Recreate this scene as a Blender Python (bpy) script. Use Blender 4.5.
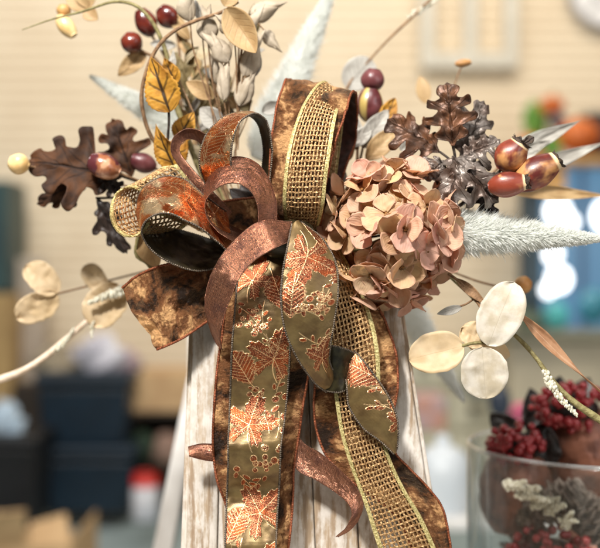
import bpy, math, random
import numpy as np
from mathutils import Vector, Matrix

# ------------------------------------------------------------------ clear
for o in list(bpy.data.objects): bpy.data.objects.remove(o)
SC = bpy.context.scene
COL = SC.collection
R = math.radians
K = 0.0008          # metres per photo pixel at the bow
D = 0.90            # camera to bow

# ------------------------------------------------------------------ camera
cam = bpy.data.cameras.new("camera"); co = bpy.data.objects.new("camera", cam); COL.objects.link(co)
co.location = (0, -D, 0); co.rotation_euler = (R(90), 0, 0)
cam.sensor_width = 36; cam.sensor_fit = 'HORIZONTAL'; cam.lens = 36*D/(600*K)
cam.clip_start = 0.05; cam.clip_end = 60
cam.dof.use_dof = True; cam.dof.focus_distance = D-0.025; cam.dof.aperture_fstop = 3.8; cam.dof.aperture_blades = 0
SC.camera = co

# ------------------------------------------------------------------ world (dim room light) and lamps
W = bpy.data.worlds.new("World"); SC.world = W; W.use_nodes = True
_nt = W.node_tree; _bg = _nt.nodes["Background"]
_tc = _nt.nodes.new('ShaderNodeTexCoord'); _nz = _nt.nodes.new('ShaderNodeTexNoise'); _nz.inputs['Scale'].default_value = 2.6; _nz.inputs['Detail'].default_value = 2
_nt.links.new(_tc.outputs['Generated'], _nz.inputs['Vector'])
_cr = _nt.nodes.new('ShaderNodeValToRGB'); _nt.links.new(_nz.outputs[0], _cr.inputs[0]); _nt.links.new(_cr.outputs[0], _bg.inputs[0])
_cr.color_ramp.elements[0].position = .40; _cr.color_ramp.elements[0].color = (.07, .055, .045, 1)
_cr.color_ramp.elements[1].position = .66; _cr.color_ramp.elements[1].color = (1, .93, .82, 1)
_e = _cr.color_ramp.elements.new(.52); _e.color = (.30, .25, .20, 1)
_bg.inputs[1].default_value = 0.30

def lamp(name, loc, aim, power, sx, sy, col):
    l = bpy.data.lights.new(name, 'AREA'); l.shape = 'RECTANGLE'; l.size = sx; l.size_y = sy; l.energy = power; l.color = col
    o = bpy.data.objects.new(name, l); COL.objects.link(o); o.location = loc
    o.rotation_euler = (Vector(aim)-Vector(loc)).to_track_quat('-Z', 'Y').to_euler()
    return o
lamp("key_lamp", (-0.62, -1.35, 1.60), (0, 0, 0), 84, .22, .22, (1, .97, .925))
lamp("overhead_panel", (-0.15, -0.75, 1.15), (0, 0, -.05), 15, 1.1, .35, (1, .97, .93))  # softbox added overhead for highlights on the metallic ribbons
lamp("shop_window_light", (1.9, -1.6, 0.7), (0, 0, 0), 20, 1.3, 1.6, (.97, .98, 1))  # added fill softbox at the right front, no real window
lamp("ceiling_light", (-1.3, 1.9, 2.5), (-1.2, 4.0, 0.1), 48, 1.8, .8, (1, .97, .94))
lamp("warm_ceiling_light", (1.0, 2.0, 2.6), (0.8, 4.0, 0.4), 52, 1.8, .8, (1, .92, .80))

SC.view_settings.view_transform = 'Standard'; SC.view_settings.look = 'None'
SC.view_settings.exposure = 0.0; SC.view_settings.gamma = 1
SC.cycles.use_denoising = True
SC.cycles.max_bounces = 10; SC.cycles.transparent_max_bounces = 16
SC.cycles.sample_clamp_indirect = 6

# ------------------------------------------------------------------ helpers
rnd = random.Random(7)
rng = np.random.default_rng(11)
def lin(r, g, b):
    f = lambda c: (c/255/12.92) if c/255 <= .04045 else ((c/255+.055)/1.055)**2.4
    return (f(r), f(g), f(b))
SETBACK = [0.0]     # extra millimetres behind the bow for the next sprays
def P(px, py, d=0.0):
    """photo pixel + distance behind the bow plane in mm -> point"""
    y = (d+SETBACK[0])/1000.0; s = (D+y)/D*K
    return np.array([s*(px-300), y, s*(274-py)])
def B(px, py, y): return P(px, py, y*1000)
def S(y): return (D+y)/D*K       # metres per pixel at distance y
def unit(v):
    v = np.asarray(v, float); return v/(np.linalg.norm(v)+1e-12)

def vnoise(x, y, seed=0):
    x = np.asarray(x, float); y = np.asarray(y, float)
    xi = np.floor(x).astype(int); yi = np.floor(y).astype(int)
    fx = x-xi; fy = y-yi; fx = fx*fx*(3-2*fx); fy = fy*fy*(3-2*fy)
    def h(a, b):
        n = (a*374761393 + b*668265263 + seed*974711) & 0x7fffffff
        n = ((n ^ (n >> 13))*1274126177) & 0x7fffffff
        n = n ^ (n >> 16)
        return (n & 0xffff)/65535.0
    return (h(xi, yi)*(1-fx)+h(xi+1, yi)*fx)*(1-fy)+(h(xi, yi+1)*(1-fx)+h(xi+1, yi+1)*fx)*fy - .5

def catmull(pts, n):
    """n samples at equal arc length through the points (any dimension)"""
    p = np.asarray(pts, float)
    if len(p) == 2:
        t = np.linspace(0, 1, n)[:, None]; return p[0]*(1-t)+p[1]*t
    q = np.vstack([2*p[0]-p[1], p, 2*p[-1]-p[-2]])
    out = []
    for i in range(len(p)-1):
        a, b, c, d = q[i], q[i+1], q[i+2], q[i+3]
        t = np.linspace(0, 1, 24, endpoint=False)[:, None]
        out.append(.5*((2*b)+(-a+c)*t+(2*a-5*b+4*c-d)*t**2+(-a+3*b-3*c+d)*t**3))
    out = np.vstack(out+[p[-1:]])
    s = np.concatenate([[0], np.cumsum(np.linalg.norm(np.diff(out, axis=0), axis=1))])
    u = np.linspace(0, s[-1], n)
    return np.stack([np.interp(u, s, out[:, k]) for k in range(p.shape[1])], 1)

class MB:
    def __init__(s): s.v=[]; s.f=[]; s.m=[]; s.uv=[]; s.c=[]; s.n=0
    def add(s, v, f, uv=None, col=None, mi=0):
        v = np.asarray(v, float).reshape(-1, 3)
        s.v.append(v)
        s.uv.append(np.zeros((len(v), 2)) if uv is None else np.asarray(uv, float).reshape(-1, 2))
        c = np.zeros((len(v), 4)); c[:, 3] = 1
        if col is not None:
            col = np.asarray(col, float)
            if col.ndim == 1: c[:, :len(col)] = col
            else: c[:, :col.shape[1]] = col
        s.c.append(c)
        n = s.n
        for q in f: s.f.append(tuple(int(i)+n for i in q))
        s.m += [mi]*len(f) if np.isscalar(mi) else list(mi)
        s.n += len(v)
    def grid(s, G, uv=None, col=None, mi=0, flip=False, closed=False):
        h, w = G.shape[:2]
        f = []
        for i in range(h-1):
            for j in range(w if closed else w-1):
                a, b, c, d = i*w+j, (i+1)*w+j, (i+1)*w+(j+1) % w, i*w+(j+1) % w
                f.append((a, d, c, b) if flip else (a, b, c, d))
        s.add(G.reshape(-1, 3), f, uv, col, mi)
    def build(s, name, mats, root=None, parent=None, smooth=True, solid=0, bevel=0):
        V = np.vstack(s.v)
        if root is not None: V = V-np.array(root.location)
        me = bpy.data.meshes.new(name); me.from_pydata(V.tolist(), [], s.f); me.update()
        if not isinstance(mats, (list, tuple)): mats = [mats]
        for m in mats: me.materials.append(m)
        me.polygons.foreach_set('material_index', np.array(s.m, dtype=np.int32))
        me.polygons.foreach_set('use_smooth', np.full(len(me.polygons), smooth, dtype=bool))
        li = np.empty(len(me.loops), dtype=np.int32); me.loops.foreach_get('vertex_index', li)
        UV = np.vstack(s.uv)[li]; ul = me.uv_layers.new(name='UVMap'); ul.data.foreach_set('uv', UV.ravel())
        ca = me.color_attributes.new('pat', 'FLOAT_COLOR', 'POINT'); ca.data.foreach_set('color', np.vstack(s.c).ravel())
        o = bpy.data.objects.new(name, me); COL.objects.link(o)
        p = parent or root
        if p is not None: o.parent = p
        if solid:
            md = o.modifiers.new('Solidify', 'SOLIDIFY'); md.thickness = solid; md.offset = 0
        if bevel:
            md = o.modifiers.new('Bevel', 'BEVEL'); md.width = bevel; md.segments = 2; md.limit_method = 'ANGLE'
        return o
    # ---- shapes
    def tube(s, pts, r, n=8, mi=0, col=None, cap=True, smooth_n=None):
        p = np.asarray(pts, float)
        if smooth_n: p = catmull(p, smooth_n)
        m = len(p); r = np.full(m, r) if np.isscalar(r) else np.interp(np.linspace(0, 1, m), np.linspace(0, 1, len(r)), r)
        t = np.gradient(p, axis=0); t /= np.linalg.norm(t, axis=1)[:, None]+1e-12
        a = np.array([0, 1., 0]) if abs(t[0][1]) < .9 else np.array([1., 0, 0])
        rings = []
        nn = unit(a-t[0]*np.dot(a, t[0]))
        for i in range(m):
            nn = unit(nn-t[i]*np.dot(nn, t[i])); b = np.cross(t[i], nn)
            th = np.linspace(0, 2*math.pi, n, endpoint=False)
            rings.append(p[i]+r[i]*(np.cos(th)[:, None]*nn+np.sin(th)[:, None]*b))
        G = np.array(rings)
        L = np.concatenate([[0], np.cumsum(np.linalg.norm(np.diff(p, axis=0), axis=1))])
        uv = np.stack([np.repeat(np.linspace(0, 1, n)[None], m, 0), np.repeat(L[:, None], n, 1)], 2)
        s.grid(G, uv, col, mi, flip=True, closed=True)
        if cap:
            k = s.n-m*n
            s.f.append(tuple(k+i for i in range(n))); s.f.append(tuple(k+(m-1)*n+i for i in reversed(range(n)))); s.m += [mi, mi]
    def lathe(s, base, axis, prof, n=20, mi=0, col=None, lump=0, seed=0, flat=1.0):
        """prof: list of (height, radius) in metres along axis"""
        ax = unit(axis); a = np.array([0, 1., 0]) if abs(ax[1]) < .9 else np.array([1., 0, 0])
        e1 = unit(np.cross(ax, a)); e2 = np.cross(ax, e1)
        th = np.linspace(0, 2*math.pi, n, endpoint=False)
        G = []
        for h, r in prof:
            rr = r*(1+lump*2*vnoise(np.cos(th)*1.7+seed+9, np.sin(th)*1.7+h*90, seed))
            G.append(np.asarray(base)+ax*h+rr[:, None]*(np.cos(th)[:, None]*e1+flat*np.sin(th)[:, None]*e2))
        G = np.array(G); m = len(prof)
        uv = np.stack([np.repeat(np.linspace(0, 1, n)[None], m, 0), np.repeat(np.linspace(0, 1, m)[:, None], n, 1)], 2)
        s.grid(G, uv, col, mi, closed=True, flip=True)
        k = s.n-m*n
        s.f.append(tuple(k+i for i in range(n))); s.f.append(tuple(k+(m-1)*n+i for i in reversed(range(n)))); s.m += [mi, mi]
    def ball(s, c, r, n=16, m=10, mi=0, col=None, sq=(1, 1, 1)):
        ph = np.linspace(0.02, math.pi-.02, m); th = np.linspace(0, 2*math.pi, n, endpoint=False)
        G = np.stack([np.sin(ph)[:, None]*np.cos(th)*r*sq[0], np.sin(ph)[:, None]*np.sin(th)*r*sq[1], np.repeat(np.cos(ph)[:, None], n, 1)*r*sq[2]], 2)+np.asarray(c)
        s.grid(G, None, col, mi, closed=True, flip=False)
        k = s.n-m*n
        s.f.append(tuple(k+i for i in reversed(range(n)))); s.f.append(tuple(k+(m-1)*n+i for i in range(n))); s.m += [mi, mi]
    def box(s, c, h, rotz=0, mi=0, taper=1.0, M=None):
        c = np.asarray(c, float); h = np.asarray(h, float)
        v = np.array([[x*h[0]*(taper if z < 0 else 1), y*h[1]*(taper if z < 0 else 1), z*h[2]] for z in (-1, 1) for y in (-1, 1) for x in (-1, 1)])
        if rotz:
            ca, sa = math.cos(rotz), math.sin(rotz); v[:, :2] = v[:, :2] @ np.array([[ca, sa], [-sa, ca]])
        if M is not None: v = v @ np.array(M).T
        s.add(v+c, [(0, 2, 3, 1), (4, 5, 7, 6), (0, 1, 5, 4), (2, 6, 7, 3), (0, 4, 6, 2), (1, 3, 7, 5)], None, None, mi)

def thing(name, label, cat, loc, group=None):
    o = bpy.data.objects.new(name, None); COL.objects.link(o); o.empty_display_size = .01
    o.location = tuple(float(c) for c in loc); o['label'] = label; o['category'] = cat
    if group: o['group'] = group
    return o
def tag(o, label, cat, group=None):
    o['label'] = label; o['category'] = cat
    if group: o['group'] = group
    return o
def struct(o): o['kind'] = 'structure'; return o
def lab(o, t): o['label'] = t; return o

# ------------------------------------------------------------------ material helpers
def newmat(name):
    m = bpy.data.materials.new(name); m.use_nodes = True; nt = m.node_tree
    return m, nt, nt.nodes['Principled BSDF'], nt.nodes['Material Output']
def nd(nt, t, ins={}, **props):
    n = nt.nodes.new(t)
    for k, v in props.items(): setattr(n, k, v)
    for k, v in ins.items():
        if isinstance(v, bpy.types.NodeSocket): nt.links.new(v, n.inputs[k])
        elif v is not None:
            if isinstance(v, (tuple, list)) and len(v) == 3 and n.inputs[k].type == 'RGBA': v = (*v, 1)
            n.inputs[k].default_value = v
    return n
def ma(nt, op, a, b=None, c=None, clamp=False):
    ins = {0: a}
    if b is not None: ins[1] = b
    if c is not None: ins[2] = c
    return nd(nt, 'ShaderNodeMath', ins, operation=op, use_clamp=clamp).outputs[0]
def mix(nt, f, a, b):
    n = nt.nodes.new('ShaderNodeMix'); n.data_type = 'RGBA'
    for k, v in ((0, f), (6, a), (7, b)):
        if isinstance(v, bpy.types.NodeSocket): nt.links.new(v, n.inputs[k])
        else: n.inputs[k].default_value = (*v, 1) if isinstance(v, (tuple, list)) and len(v) == 3 else v
    return n.outputs[2]
def noise(nt, vec, scale, detail=4, rough=.55, dist=0):
    return nd(nt, 'ShaderNodeTexNoise', {'Vector': vec, 'Scale': scale, 'Detail': detail, 'Roughness': rough, 'Distortion': dist}).outputs[0]
def ss(nt, x, lo, hi):
    return nd(nt, 'ShaderNodeMapRange', {0: x, 1: lo, 2: hi, 3: 0.0, 4: 1.0}, interpolation_type='SMOOTHSTEP').outputs[0]
def coord(nt, kind='Object'): return nt.nodes.new('ShaderNodeTexCoord').outputs[kind]
def scaled(nt, vec, sc):
    return nd(nt, 'ShaderNodeVectorMath', {0: vec, 1: sc}, operation='MULTIPLY').outputs[0]
def bump(nt, h, strength, dist):
    return nd(nt, 'ShaderNodeBump', {'Height': h, 'Strength': strength, 'Distance': dist}).outputs[0]
def link(nt, a, b):
    nt.links.new(a, b)
def setp(p, **kw):
    for k, v in kw.items():
        k = k.replace('_', ' ')
        if isinstance(v, bpy.types.NodeSocket): p.id_data.links.new(v, p.inputs[k])
        else: p.inputs[k].default_value = (*v, 1) if isinstance(v, (tuple, list)) and len(v) == 3 and p.inputs[k].type == 'RGBA' else v
def addtrans(nt, out, shader, col, f):
    t = nd(nt, 'ShaderNodeBsdfTranslucent', {'Color': col})
    mx = nd(nt, 'ShaderNodeMixShader', {0: f, 1: shader, 2: t.outputs[0]})
    link(nt, mx.outputs[0], out.inputs[0])

def plain(name, c1, c2=None, scale=40, rough=.5, metal=0, bm=.15, bd=.001, detail=4, lo=.35, hi=.65, coat=0, sheen=0, spec=.5, kind='Object'):
    m, nt, p, out = newmat(name)
    c2 = c2 or tuple(x*.75 for x in c1)
    v = coord(nt, kind)
    n = noise(nt, v, scale, detail)
    setp(p, Base_Color=mix(nt, ss(nt, n, lo, hi), c1, c2), Metallic=metal, Coat_Weight=coat, Sheen_Weight=sheen, Specular_IOR_Level=spec)
    n2 = noise(nt, v, scale*3.1, 5)
    setp(p, Roughness=ma(nt, 'ADD', rough-.08, ma(nt, 'MULTIPLY', n2, .16)))
    if bm: setp(p, Normal=bump(nt, n2, bm, bd))
    return m

def leafmat(name, c1, c2, vein, rough=.55, metal=0, tr=.2, nv=8, scale=70, bm=.35, veinw=.05, sheen=0, colattr=False, veinf=.8, spec=.35, coat=0, sw=.11):
    """veins follow the leaf's own UV: u across (0.5 = midrib), v along"""
    m, nt, p, out = newmat(name)
    uv = nd(nt, 'ShaderNodeSeparateXYZ', {0: coord(nt, 'UV')})
    s = ma(nt, 'ABSOLUTE', ma(nt, 'MULTIPLY_ADD', uv.outputs[0], 2.0, -1.0))
    mid = ma(nt, 'SUBTRACT', 1.0, ss(nt, s, veinw*.5, veinw*1.3))
    ph = ma(nt, 'FRACT', ma(nt, 'SUBTRACT', ma(nt, 'MULTIPLY', uv.outputs[1], float(nv)), ma(nt, 'MULTIPLY', s, nv*.28)))
    d = ma(nt, 'ABSOLUTE', ma(nt, 'SUBTRACT', ph, .5))
    side = ma(nt, 'MULTIPLY', ma(nt, 'SUBTRACT', 1.0, ss(nt, d, .03, sw)), ma(nt, 'SUBTRACT', 1.0, ss(nt, s, .6, 1.0)))
    v = ma(nt, 'MAXIMUM', mid, ma(nt, 'MULTIPLY', side, .75))
    oc = coord(nt)
    n = noise(nt, oc, scale, 5); n2 = noise(nt, oc, scale*9, 4)
    base = mix(nt, ss(nt, n, .35, .65), c1, c2)
    if colattr:
        at = nd(nt, 'ShaderNodeVertexColor', layer_name='pat')
        base = mix(nt, .55, at.outputs[0], base)
    colr = mix(nt, ma(nt, 'MULTIPLY', v, veinf), base, vein)
    h = ma(nt, 'ADD', ma(nt, 'MULTIPLY', v, -.7), ma(nt, 'ADD', ma(nt, 'MULTIPLY', n, .9), ma(nt, 'MULTIPLY', n2, .35)))
    setp(p, Base_Color=colr, Roughness=rough, Metallic=metal, Sheen_Weight=sheen, Specular_IOR_Level=spec, Coat_Weight=coat, Normal=bump(nt, h, bm, .0015))
    if tr: addtrans(nt, out, p.outputs[0], colr, tr)
    return m
# ------------------------------------------------------------------ materials
def mat_olive():
    m, nt, p, out = newmat('printed_taffeta')
    at = nd(nt, 'ShaderNodeVertexColor', layer_name='pat'); c = nd(nt, 'ShaderNodeSeparateColor', {0: at.outputs[0]})
    fill, line, smo = c.outputs[0], c.outputs[1], c.outputs[2]
    uv = coord(nt, 'UV')
    w1 = nd(nt, 'ShaderNodeTexWave', {'Vector': scaled(nt, uv, (1, 1, 1)), 'Scale': 330.0, 'Distortion': .6}, bands_direction='Y').outputs[1]
    n = noise(nt, uv, 60, 4); g = noise(nt, uv, 900, 2, .9)
    base = mix(nt, ss(nt, n, .3, .7), lin(132, 110, 70), lin(92, 71, 44))
    cop = mix(nt, ss(nt, g, .42, .62), lin(98, 52, 35), lin(174, 104, 72))
    cop = mix(nt, ma(nt, 'MULTIPLY', ss(nt, n, .46, .64), .6), cop, lin(178, 86, 42))
    n4 = noise(nt, uv, 42, 3, .5, .4)
    cop = mix(nt, smo, cop, mix(nt, ss(nt, n4, .50, .60), mix(nt, ss(nt, n, .4, .6), lin(176, 84, 40), lin(214, 122, 66)), lin(240, 206, 160)))
    gold = lin(255, 212, 158)
    colr = mix(nt, line, mix(nt, fill, base, cop), gold)
    foil = ma(nt, 'MAXIMUM', ma(nt, 'MULTIPLY', fill, .9), line)
    setp(p, Base_Color=colr, Metallic=ma(nt, 'MULTIPLY_ADD', foil, .42, .52), Anisotropic=.3,
         Roughness=ma(nt, 'ADD', ma(nt, 'MULTIPLY', line, -.1), ma(nt, 'SUBTRACT', ma(nt, 'MULTIPLY_ADD', g, .14, .25), ma(nt, 'MULTIPLY', smo, .07))))
    h = ma(nt, 'ADD', ma(nt, 'ADD', ma(nt, 'MULTIPLY', w1, .12), ma(nt, 'MULTIPLY', ma(nt, 'MULTIPLY', smo, n4), 14.0)), ma(nt, 'MULTIPLY', ma(nt, 'MULTIPLY', g, fill), ma(nt, 'MULTIPLY_ADD', smo, -1.0, 1.4)))
    setp(p, Normal=bump(nt, h, .7, .0005))
    return m
def mat_velvet():
    m, nt, p, out = newmat('crushed_velvet')
    uv = coord(nt, 'UV')
    n = noise(nt, uv, 38, 4, .58, .5); n2 = noise(nt, uv, 300, 5, .7, .3); n3 = noise(nt, uv, 1100, 2, .8)
    t = ma(nt, 'ADD', ma(nt, 'MULTIPLY', n, .78), ma(nt, 'MULTIPLY', n2, .22))
    c = mix(nt, ss(nt, t, .41, .51), lin(34, 19, 10), lin(126, 80, 46))
    c = mix(nt, ma(nt, 'MULTIPLY', ss(nt, t, .505, .59), .95), c, lin(230, 180, 124))  # nap sheen and fold shadows painted in as golden and near-black patches
    h = ma(nt, 'ADD', ma(nt, 'MULTIPLY', n, 2.2), ma(nt, 'ADD', ma(nt, 'MULTIPLY', n2, .8), ma(nt, 'MULTIPLY', n3, .12)))
    setp(p, Base_Color=c, Roughness=.40, Metallic=.55, Sheen_Weight=.35, Sheen_Roughness=.4, Sheen_Tint=lin(236, 190, 140), Normal=bump(nt, h, 1.0, .0045))
    return m
def mat_sheer():
    m, nt, p, out = newmat('copper_sheer_satin')
    uv = coord(nt, 'UV')
    wx = nd(nt, 'ShaderNodeTexWave', {'Vector': uv, 'Scale': 330.0, 'Distortion': 1.0, 'Detail': 2.0}, bands_direction='X').outputs[1]
    wy = nd(nt, 'ShaderNodeTexWave', {'Vector': uv, 'Scale': 330.0, 'Distortion': 1.0, 'Detail': 2.0}, bands_direction='Y').outputs[1]
    sx = noise(nt, scaled(nt, uv, (.4, 1.5, 1)), 560, 3, .6); sy = noise(nt, scaled(nt, uv, (1.5, .3, 1)), 560, 3, .6)
    n = noise(nt, uv, 55, 3, .5); g = noise(nt, uv, 1200, 2, .9)
    st = ma(nt, 'ADD', ma(nt, 'MULTIPLY', sx, .55), ma(nt, 'MULTIPLY', sy, .45))
    c = mix(nt, ss(nt, st, .30, .70), lin(118, 76, 60), lin(204, 146, 116))
    c = mix(nt, ma(nt, 'MULTIPLY', ss(nt, n, .46, .66), .6), c, lin(112, 76, 72))
    c = mix(nt, ma(nt, 'MULTIPLY', ss(nt, g, .56, .75), .8), c, lin(255, 216, 190))
    setp(p, Base_Color=c, Metallic=.88, Roughness=ma(nt, 'MULTIPLY_ADD', st, .3, .08), Normal=bump(nt, ma(nt, 'ADD', ma(nt, 'MULTIPLY', ma(nt, 'ADD', wx, wy), .5), ma(nt, 'ADD', ma(nt, 'MULTIPLY', st, 1.0), ma(nt, 'MULTIPLY', n, 8.0))), .6, .0006))
    tr = nd(nt, 'ShaderNodeBsdfTransparent', {'Color': lin(206, 150, 120)})
    mx = nd(nt, 'ShaderNodeMixShader', {0: ma(nt, 'MULTIPLY_ADD', st, .2, .08), 1: p.outputs[0], 2: tr.outputs[0]}); link(nt, mx.outputs[0], out.inputs[0])
    return m
def mat_glitter(name, c1, c2, scale=900, rough=.3, metal=.85):
    m, nt, p, out = newmat(name)
    oc = coord(nt); g = noise(nt, oc, scale, 2, .9); n = noise(nt, oc, 120, 3)
    setp(p, Base_Color=mix(nt, ss(nt, g, .35, .65), c1, c2), Metallic=metal, Roughness=ma(nt, 'MULTIPLY_ADD', n, .3, rough-.1), Normal=bump(nt, g, .8, .0008))
    return m
def mat_wood():
    m, nt, p, out = newmat('whitewashed_wood')
    oc = coord(nt)
    a = noise(nt, scaled(nt, oc, (1, 1, .05)), 210, 6, .65, .4)
    b = noise(nt, scaled(nt, oc, (1, 1, .12)), 84, 6, .66, .3); d = noise(nt, scaled(nt, oc, (1, 1, .5)), 120, 5, .7)
    wood = mix(nt, ss(nt, a, .35, .65), lin(190, 166, 136), lin(148, 122, 94))
    wear = ma(nt, 'ADD', ma(nt, 'MULTIPLY', b, .55), ma(nt, 'ADD', ma(nt, 'MULTIPLY', a, .25), ma(nt, 'MULTIPLY', d, .2)))
    paint = mix(nt, ss(nt, d, .3, .7), lin(222, 214, 204), lin(196, 186, 172))
    c = mix(nt, ma(nt, 'MULTIPLY', ss(nt, wear, .47, .56), .9), paint, wood)
    setp(p, Base_Color=c, Roughness=.72, Normal=bump(nt, ma(nt, 'ADD', a, ma(nt, 'MULTIPLY', wear, -1.0)), .5, .002))
    return m
def mat_glass():
    m, nt, p, out = newmat('clear_glass')
    fr = nd(nt, 'ShaderNodeLayerWeight', {'Blend': .35}).outputs['Facing']
    f = ma(nt, 'MULTIPLY_ADD', ma(nt, 'POWER', fr, 2.4), .8, .06)
    t = nd(nt, 'ShaderNodeBsdfTransparent', {'Color': mix(nt, ma(nt, 'POWER', fr, 3.5), (.985, .99, .988), (.50, .55, .54))}); g = nd(nt, 'ShaderNodeBsdfGlossy', {'Color': (.95, .97, .97), 'Roughness': .04})
    mx = nd(nt, 'ShaderNodeMixShader', {0: f, 1: t.outputs[0], 2: g.outputs[0]}); link(nt, mx.outputs[0], out.inputs[0])
    return m
def emit(name, c, s):
    m, nt, p, out = newmat(name)
    setp(p, Base_Color=(.05, .06, .07), Emission_Color=c, Emission_Strength=s, Roughness=.4)
    return m
def mat_hip():
    m, nt, p, out = newmat('mottled_hip_skin')
    oc = coord(nt); n = noise(nt, oc, 62, 3, .5, .3); n2 = noise(nt, oc, 500, 3); n3 = noise(nt, oc, 40, 3)
    c = mix(nt, ss(nt, n3, .42, .62), lin(136, 58, 38), lin(88, 32, 26))
    c = mix(nt, ma(nt, 'MULTIPLY', ss(nt, n, .50, .68), .75), c, lin(214, 156, 96))
    u_ = nd(nt, 'ShaderNodeSeparateXYZ', {0: coord(nt, 'UV')})
    c = mix(nt, ma(nt, 'MULTIPLY', ss(nt, u_.outputs[1], .90, .95), .9), c, lin(236, 206, 160))
    setp(p, Base_Color=c, Roughness=.4, Coat_Weight=.25, Coat_Roughness=.22, Normal=bump(nt, ma(nt, 'ADD', n2, n), .12, .001))
    return m

M_OL = mat_olive()
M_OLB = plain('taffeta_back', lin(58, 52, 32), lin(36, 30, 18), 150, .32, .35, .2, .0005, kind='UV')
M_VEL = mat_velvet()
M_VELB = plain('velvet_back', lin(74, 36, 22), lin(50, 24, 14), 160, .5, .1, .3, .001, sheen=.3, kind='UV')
M_SH = mat_sheer()
M_BEAD = mat_glitter('black_bead_thread', lin(14, 11, 9), lin(140, 124, 106), 1100, .3, .4)
M_COPW = mat_glitter('copper_thread', lin(92, 46, 26), lin(168, 96, 60), 1000, .42, .5)
M_MESH = mat_glitter('gold_mesh_strand', lin(146, 106, 62), lin(224, 188, 138), 800, .3, .75)
M_SELV = mat_glitter('chartreuse_selvedge', lin(140, 124, 66), lin(224, 208, 148), 700, .4, .35)
M_WOOD = mat_wood()
M_GLASS = mat_glass()
M_GLASSR, _n, _p, _o = newmat('glass_rim'); setp(_p, Base_Color=(.95, .97, .97), Roughness=.06, Transmission_Weight=.75, IOR=1.45, Coat_Weight=.6)
M_HIP = mat_hip()
M_CALYX = plain('dry_calyx', lin(48, 36, 30), lin(84, 68, 54), 300, .75, 0, .6, .002)
def mat_petal():
    m, nt, p, out = newmat('hydrangea_petal')
    uv = nd(nt, 'ShaderNodeSeparateXYZ', {0: coord(nt, 'UV')}); oc = coord(nt)
    at = nd(nt, 'ShaderNodeVertexColor', layer_name='pat')
    s = ma(nt, 'ABSOLUTE', ma(nt, 'MULTIPLY_ADD', uv.outputs[0], 2.0, -1.0))
    rim = ma(nt, 'MAXIMUM', ss(nt, s, .55, 1.0), ss(nt, uv.outputs[1], .62, 1.0))
    n = noise(nt, oc, 130, 5, .6)
    w = nd(nt, 'ShaderNodeTexWave', {'Vector': scaled(nt, coord(nt, 'UV'), (1, .16, 1)), 'Scale': 3.2, 'Distortion': 3.0, 'Detail': 3.0, 'Detail Scale': 2.0}, bands_direction='X').outputs[1]
    c = mix(nt, ma(nt, 'MULTIPLY', rim, .4), at.outputs[0], lin(232, 186, 164))
    c = mix(nt, ma(nt, 'MULTIPLY', ss(nt, n, .45, .7), .3), c, lin(200, 156, 112))
    c = mix(nt, ma(nt, 'MULTIPLY', ma(nt, 'SUBTRACT', 1.0, ss(nt, uv.outputs[1], .0, .3)), .5), c, lin(206, 168, 110))
    setp(p, Base_Color=c, Roughness=.6, Specular_IOR_Level=.3, Normal=bump(nt, ma(nt, 'ADD', ma(nt, 'MULTIPLY', w, .22), ma(nt, 'MULTIPLY', n, .9)), .4, .001))
    addtrans(nt, out, p.outputs[0], c, .42)
    return m
M_PETAL = mat_petal()
M_SEED = plain('floret_center', lin(150, 104, 48), lin(96, 60, 26), 500, .7, 0, .6, .001)
M_PEWT = leafmat('pewter_oak_leaf', lin(84, 66, 56), lin(136, 126, 118), lin(60, 44, 34), .36, .34, 0, 7, 60, .8, .06, 0, False, .5)
M_PEWB = leafmat('bronze_oak_leaf', lin(112, 72, 46), lin(74, 56, 46), lin(54, 36, 26), .38, .28, 0, 7, 60, .7, .06, 0, False, .5)
M_OAK = leafmat('brown_oak_leaf', lin(100, 62, 34), lin(56, 38, 28), lin(46, 34, 30), .7, 0, .35, 7, 50, .5, .05)
M_OAKD = leafmat('dark_oak_leaf', lin(52, 40, 34), lin(38, 30, 26), lin(30, 24, 22), .5, 0, .06, 7, 50, .5, .05)
M_YEL = leafmat('yellow_birch_leaf', lin(208, 154, 58), lin(168, 114, 38), lin(40, 26, 14), .6, 0, .25, 4, 70, .4, .11, 0, False, .95, sw=.17)
M_TAN = leafmat('tan_leaf', lin(206, 176, 130), lin(184, 150, 104), lin(160, 126, 84), .5, 0, .3, 7, 50, .3, .04, 0, False, .5)
M_CRM = leafmat('cream_disc_leaf', lin(228, 221, 208), lin(204, 192, 168), lin(190, 176, 150), .5, 0, .36, 0, 60, .3, .018, 0, False, .35)
M_DISC = leafmat('tan_disc_leaf', lin(230, 208, 172), lin(216, 190, 148), lin(196, 166, 122), .5, 0, .32, 0, 45, .22, .018, 0, False, .4)
M_GREY = leafmat('grey_sage_leaf', lin(196, 192, 182), lin(168, 162, 152), lin(140, 134, 124), .55, 0, .25, 7, 60, .3)
M_MAUVE = leafmat('mauve_pod_bract', lin(218, 204, 182), lin(190, 174, 150), lin(150, 130, 108), .55, 0, .4, 0, 80, .4, .05, 0, False, .5)
M_FROST, _n, _p, _o = newmat('frosted_bristle')
_c = mix(_n, noise(_n, coord(_n), 200), lin(252, 252, 248), lin(240, 242, 238)); setp(_p, Base_Color=_c, Roughness=.6, Specular_IOR_Level=.3); addtrans(_n, _o, _p.outputs[0], _c, .5)
M_STEM = plain('dry_stem', lin(150, 116, 82), lin(112, 82, 54), 240, .7, 0, .5, .002)
M_STEMG = plain('olive_stem', lin(150, 140, 92), lin(116, 104, 62), 240, .65, 0, .5, .002)
M_STEMD = plain('dark_stem', lin(64, 50, 38), lin(40, 30, 24), 240, .7, 0, .5, .002)
M_CATK = plain('pale_catkin', lin(236, 232, 214), lin(204, 196, 168), 400, .75, 0, .6, .002)
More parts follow.
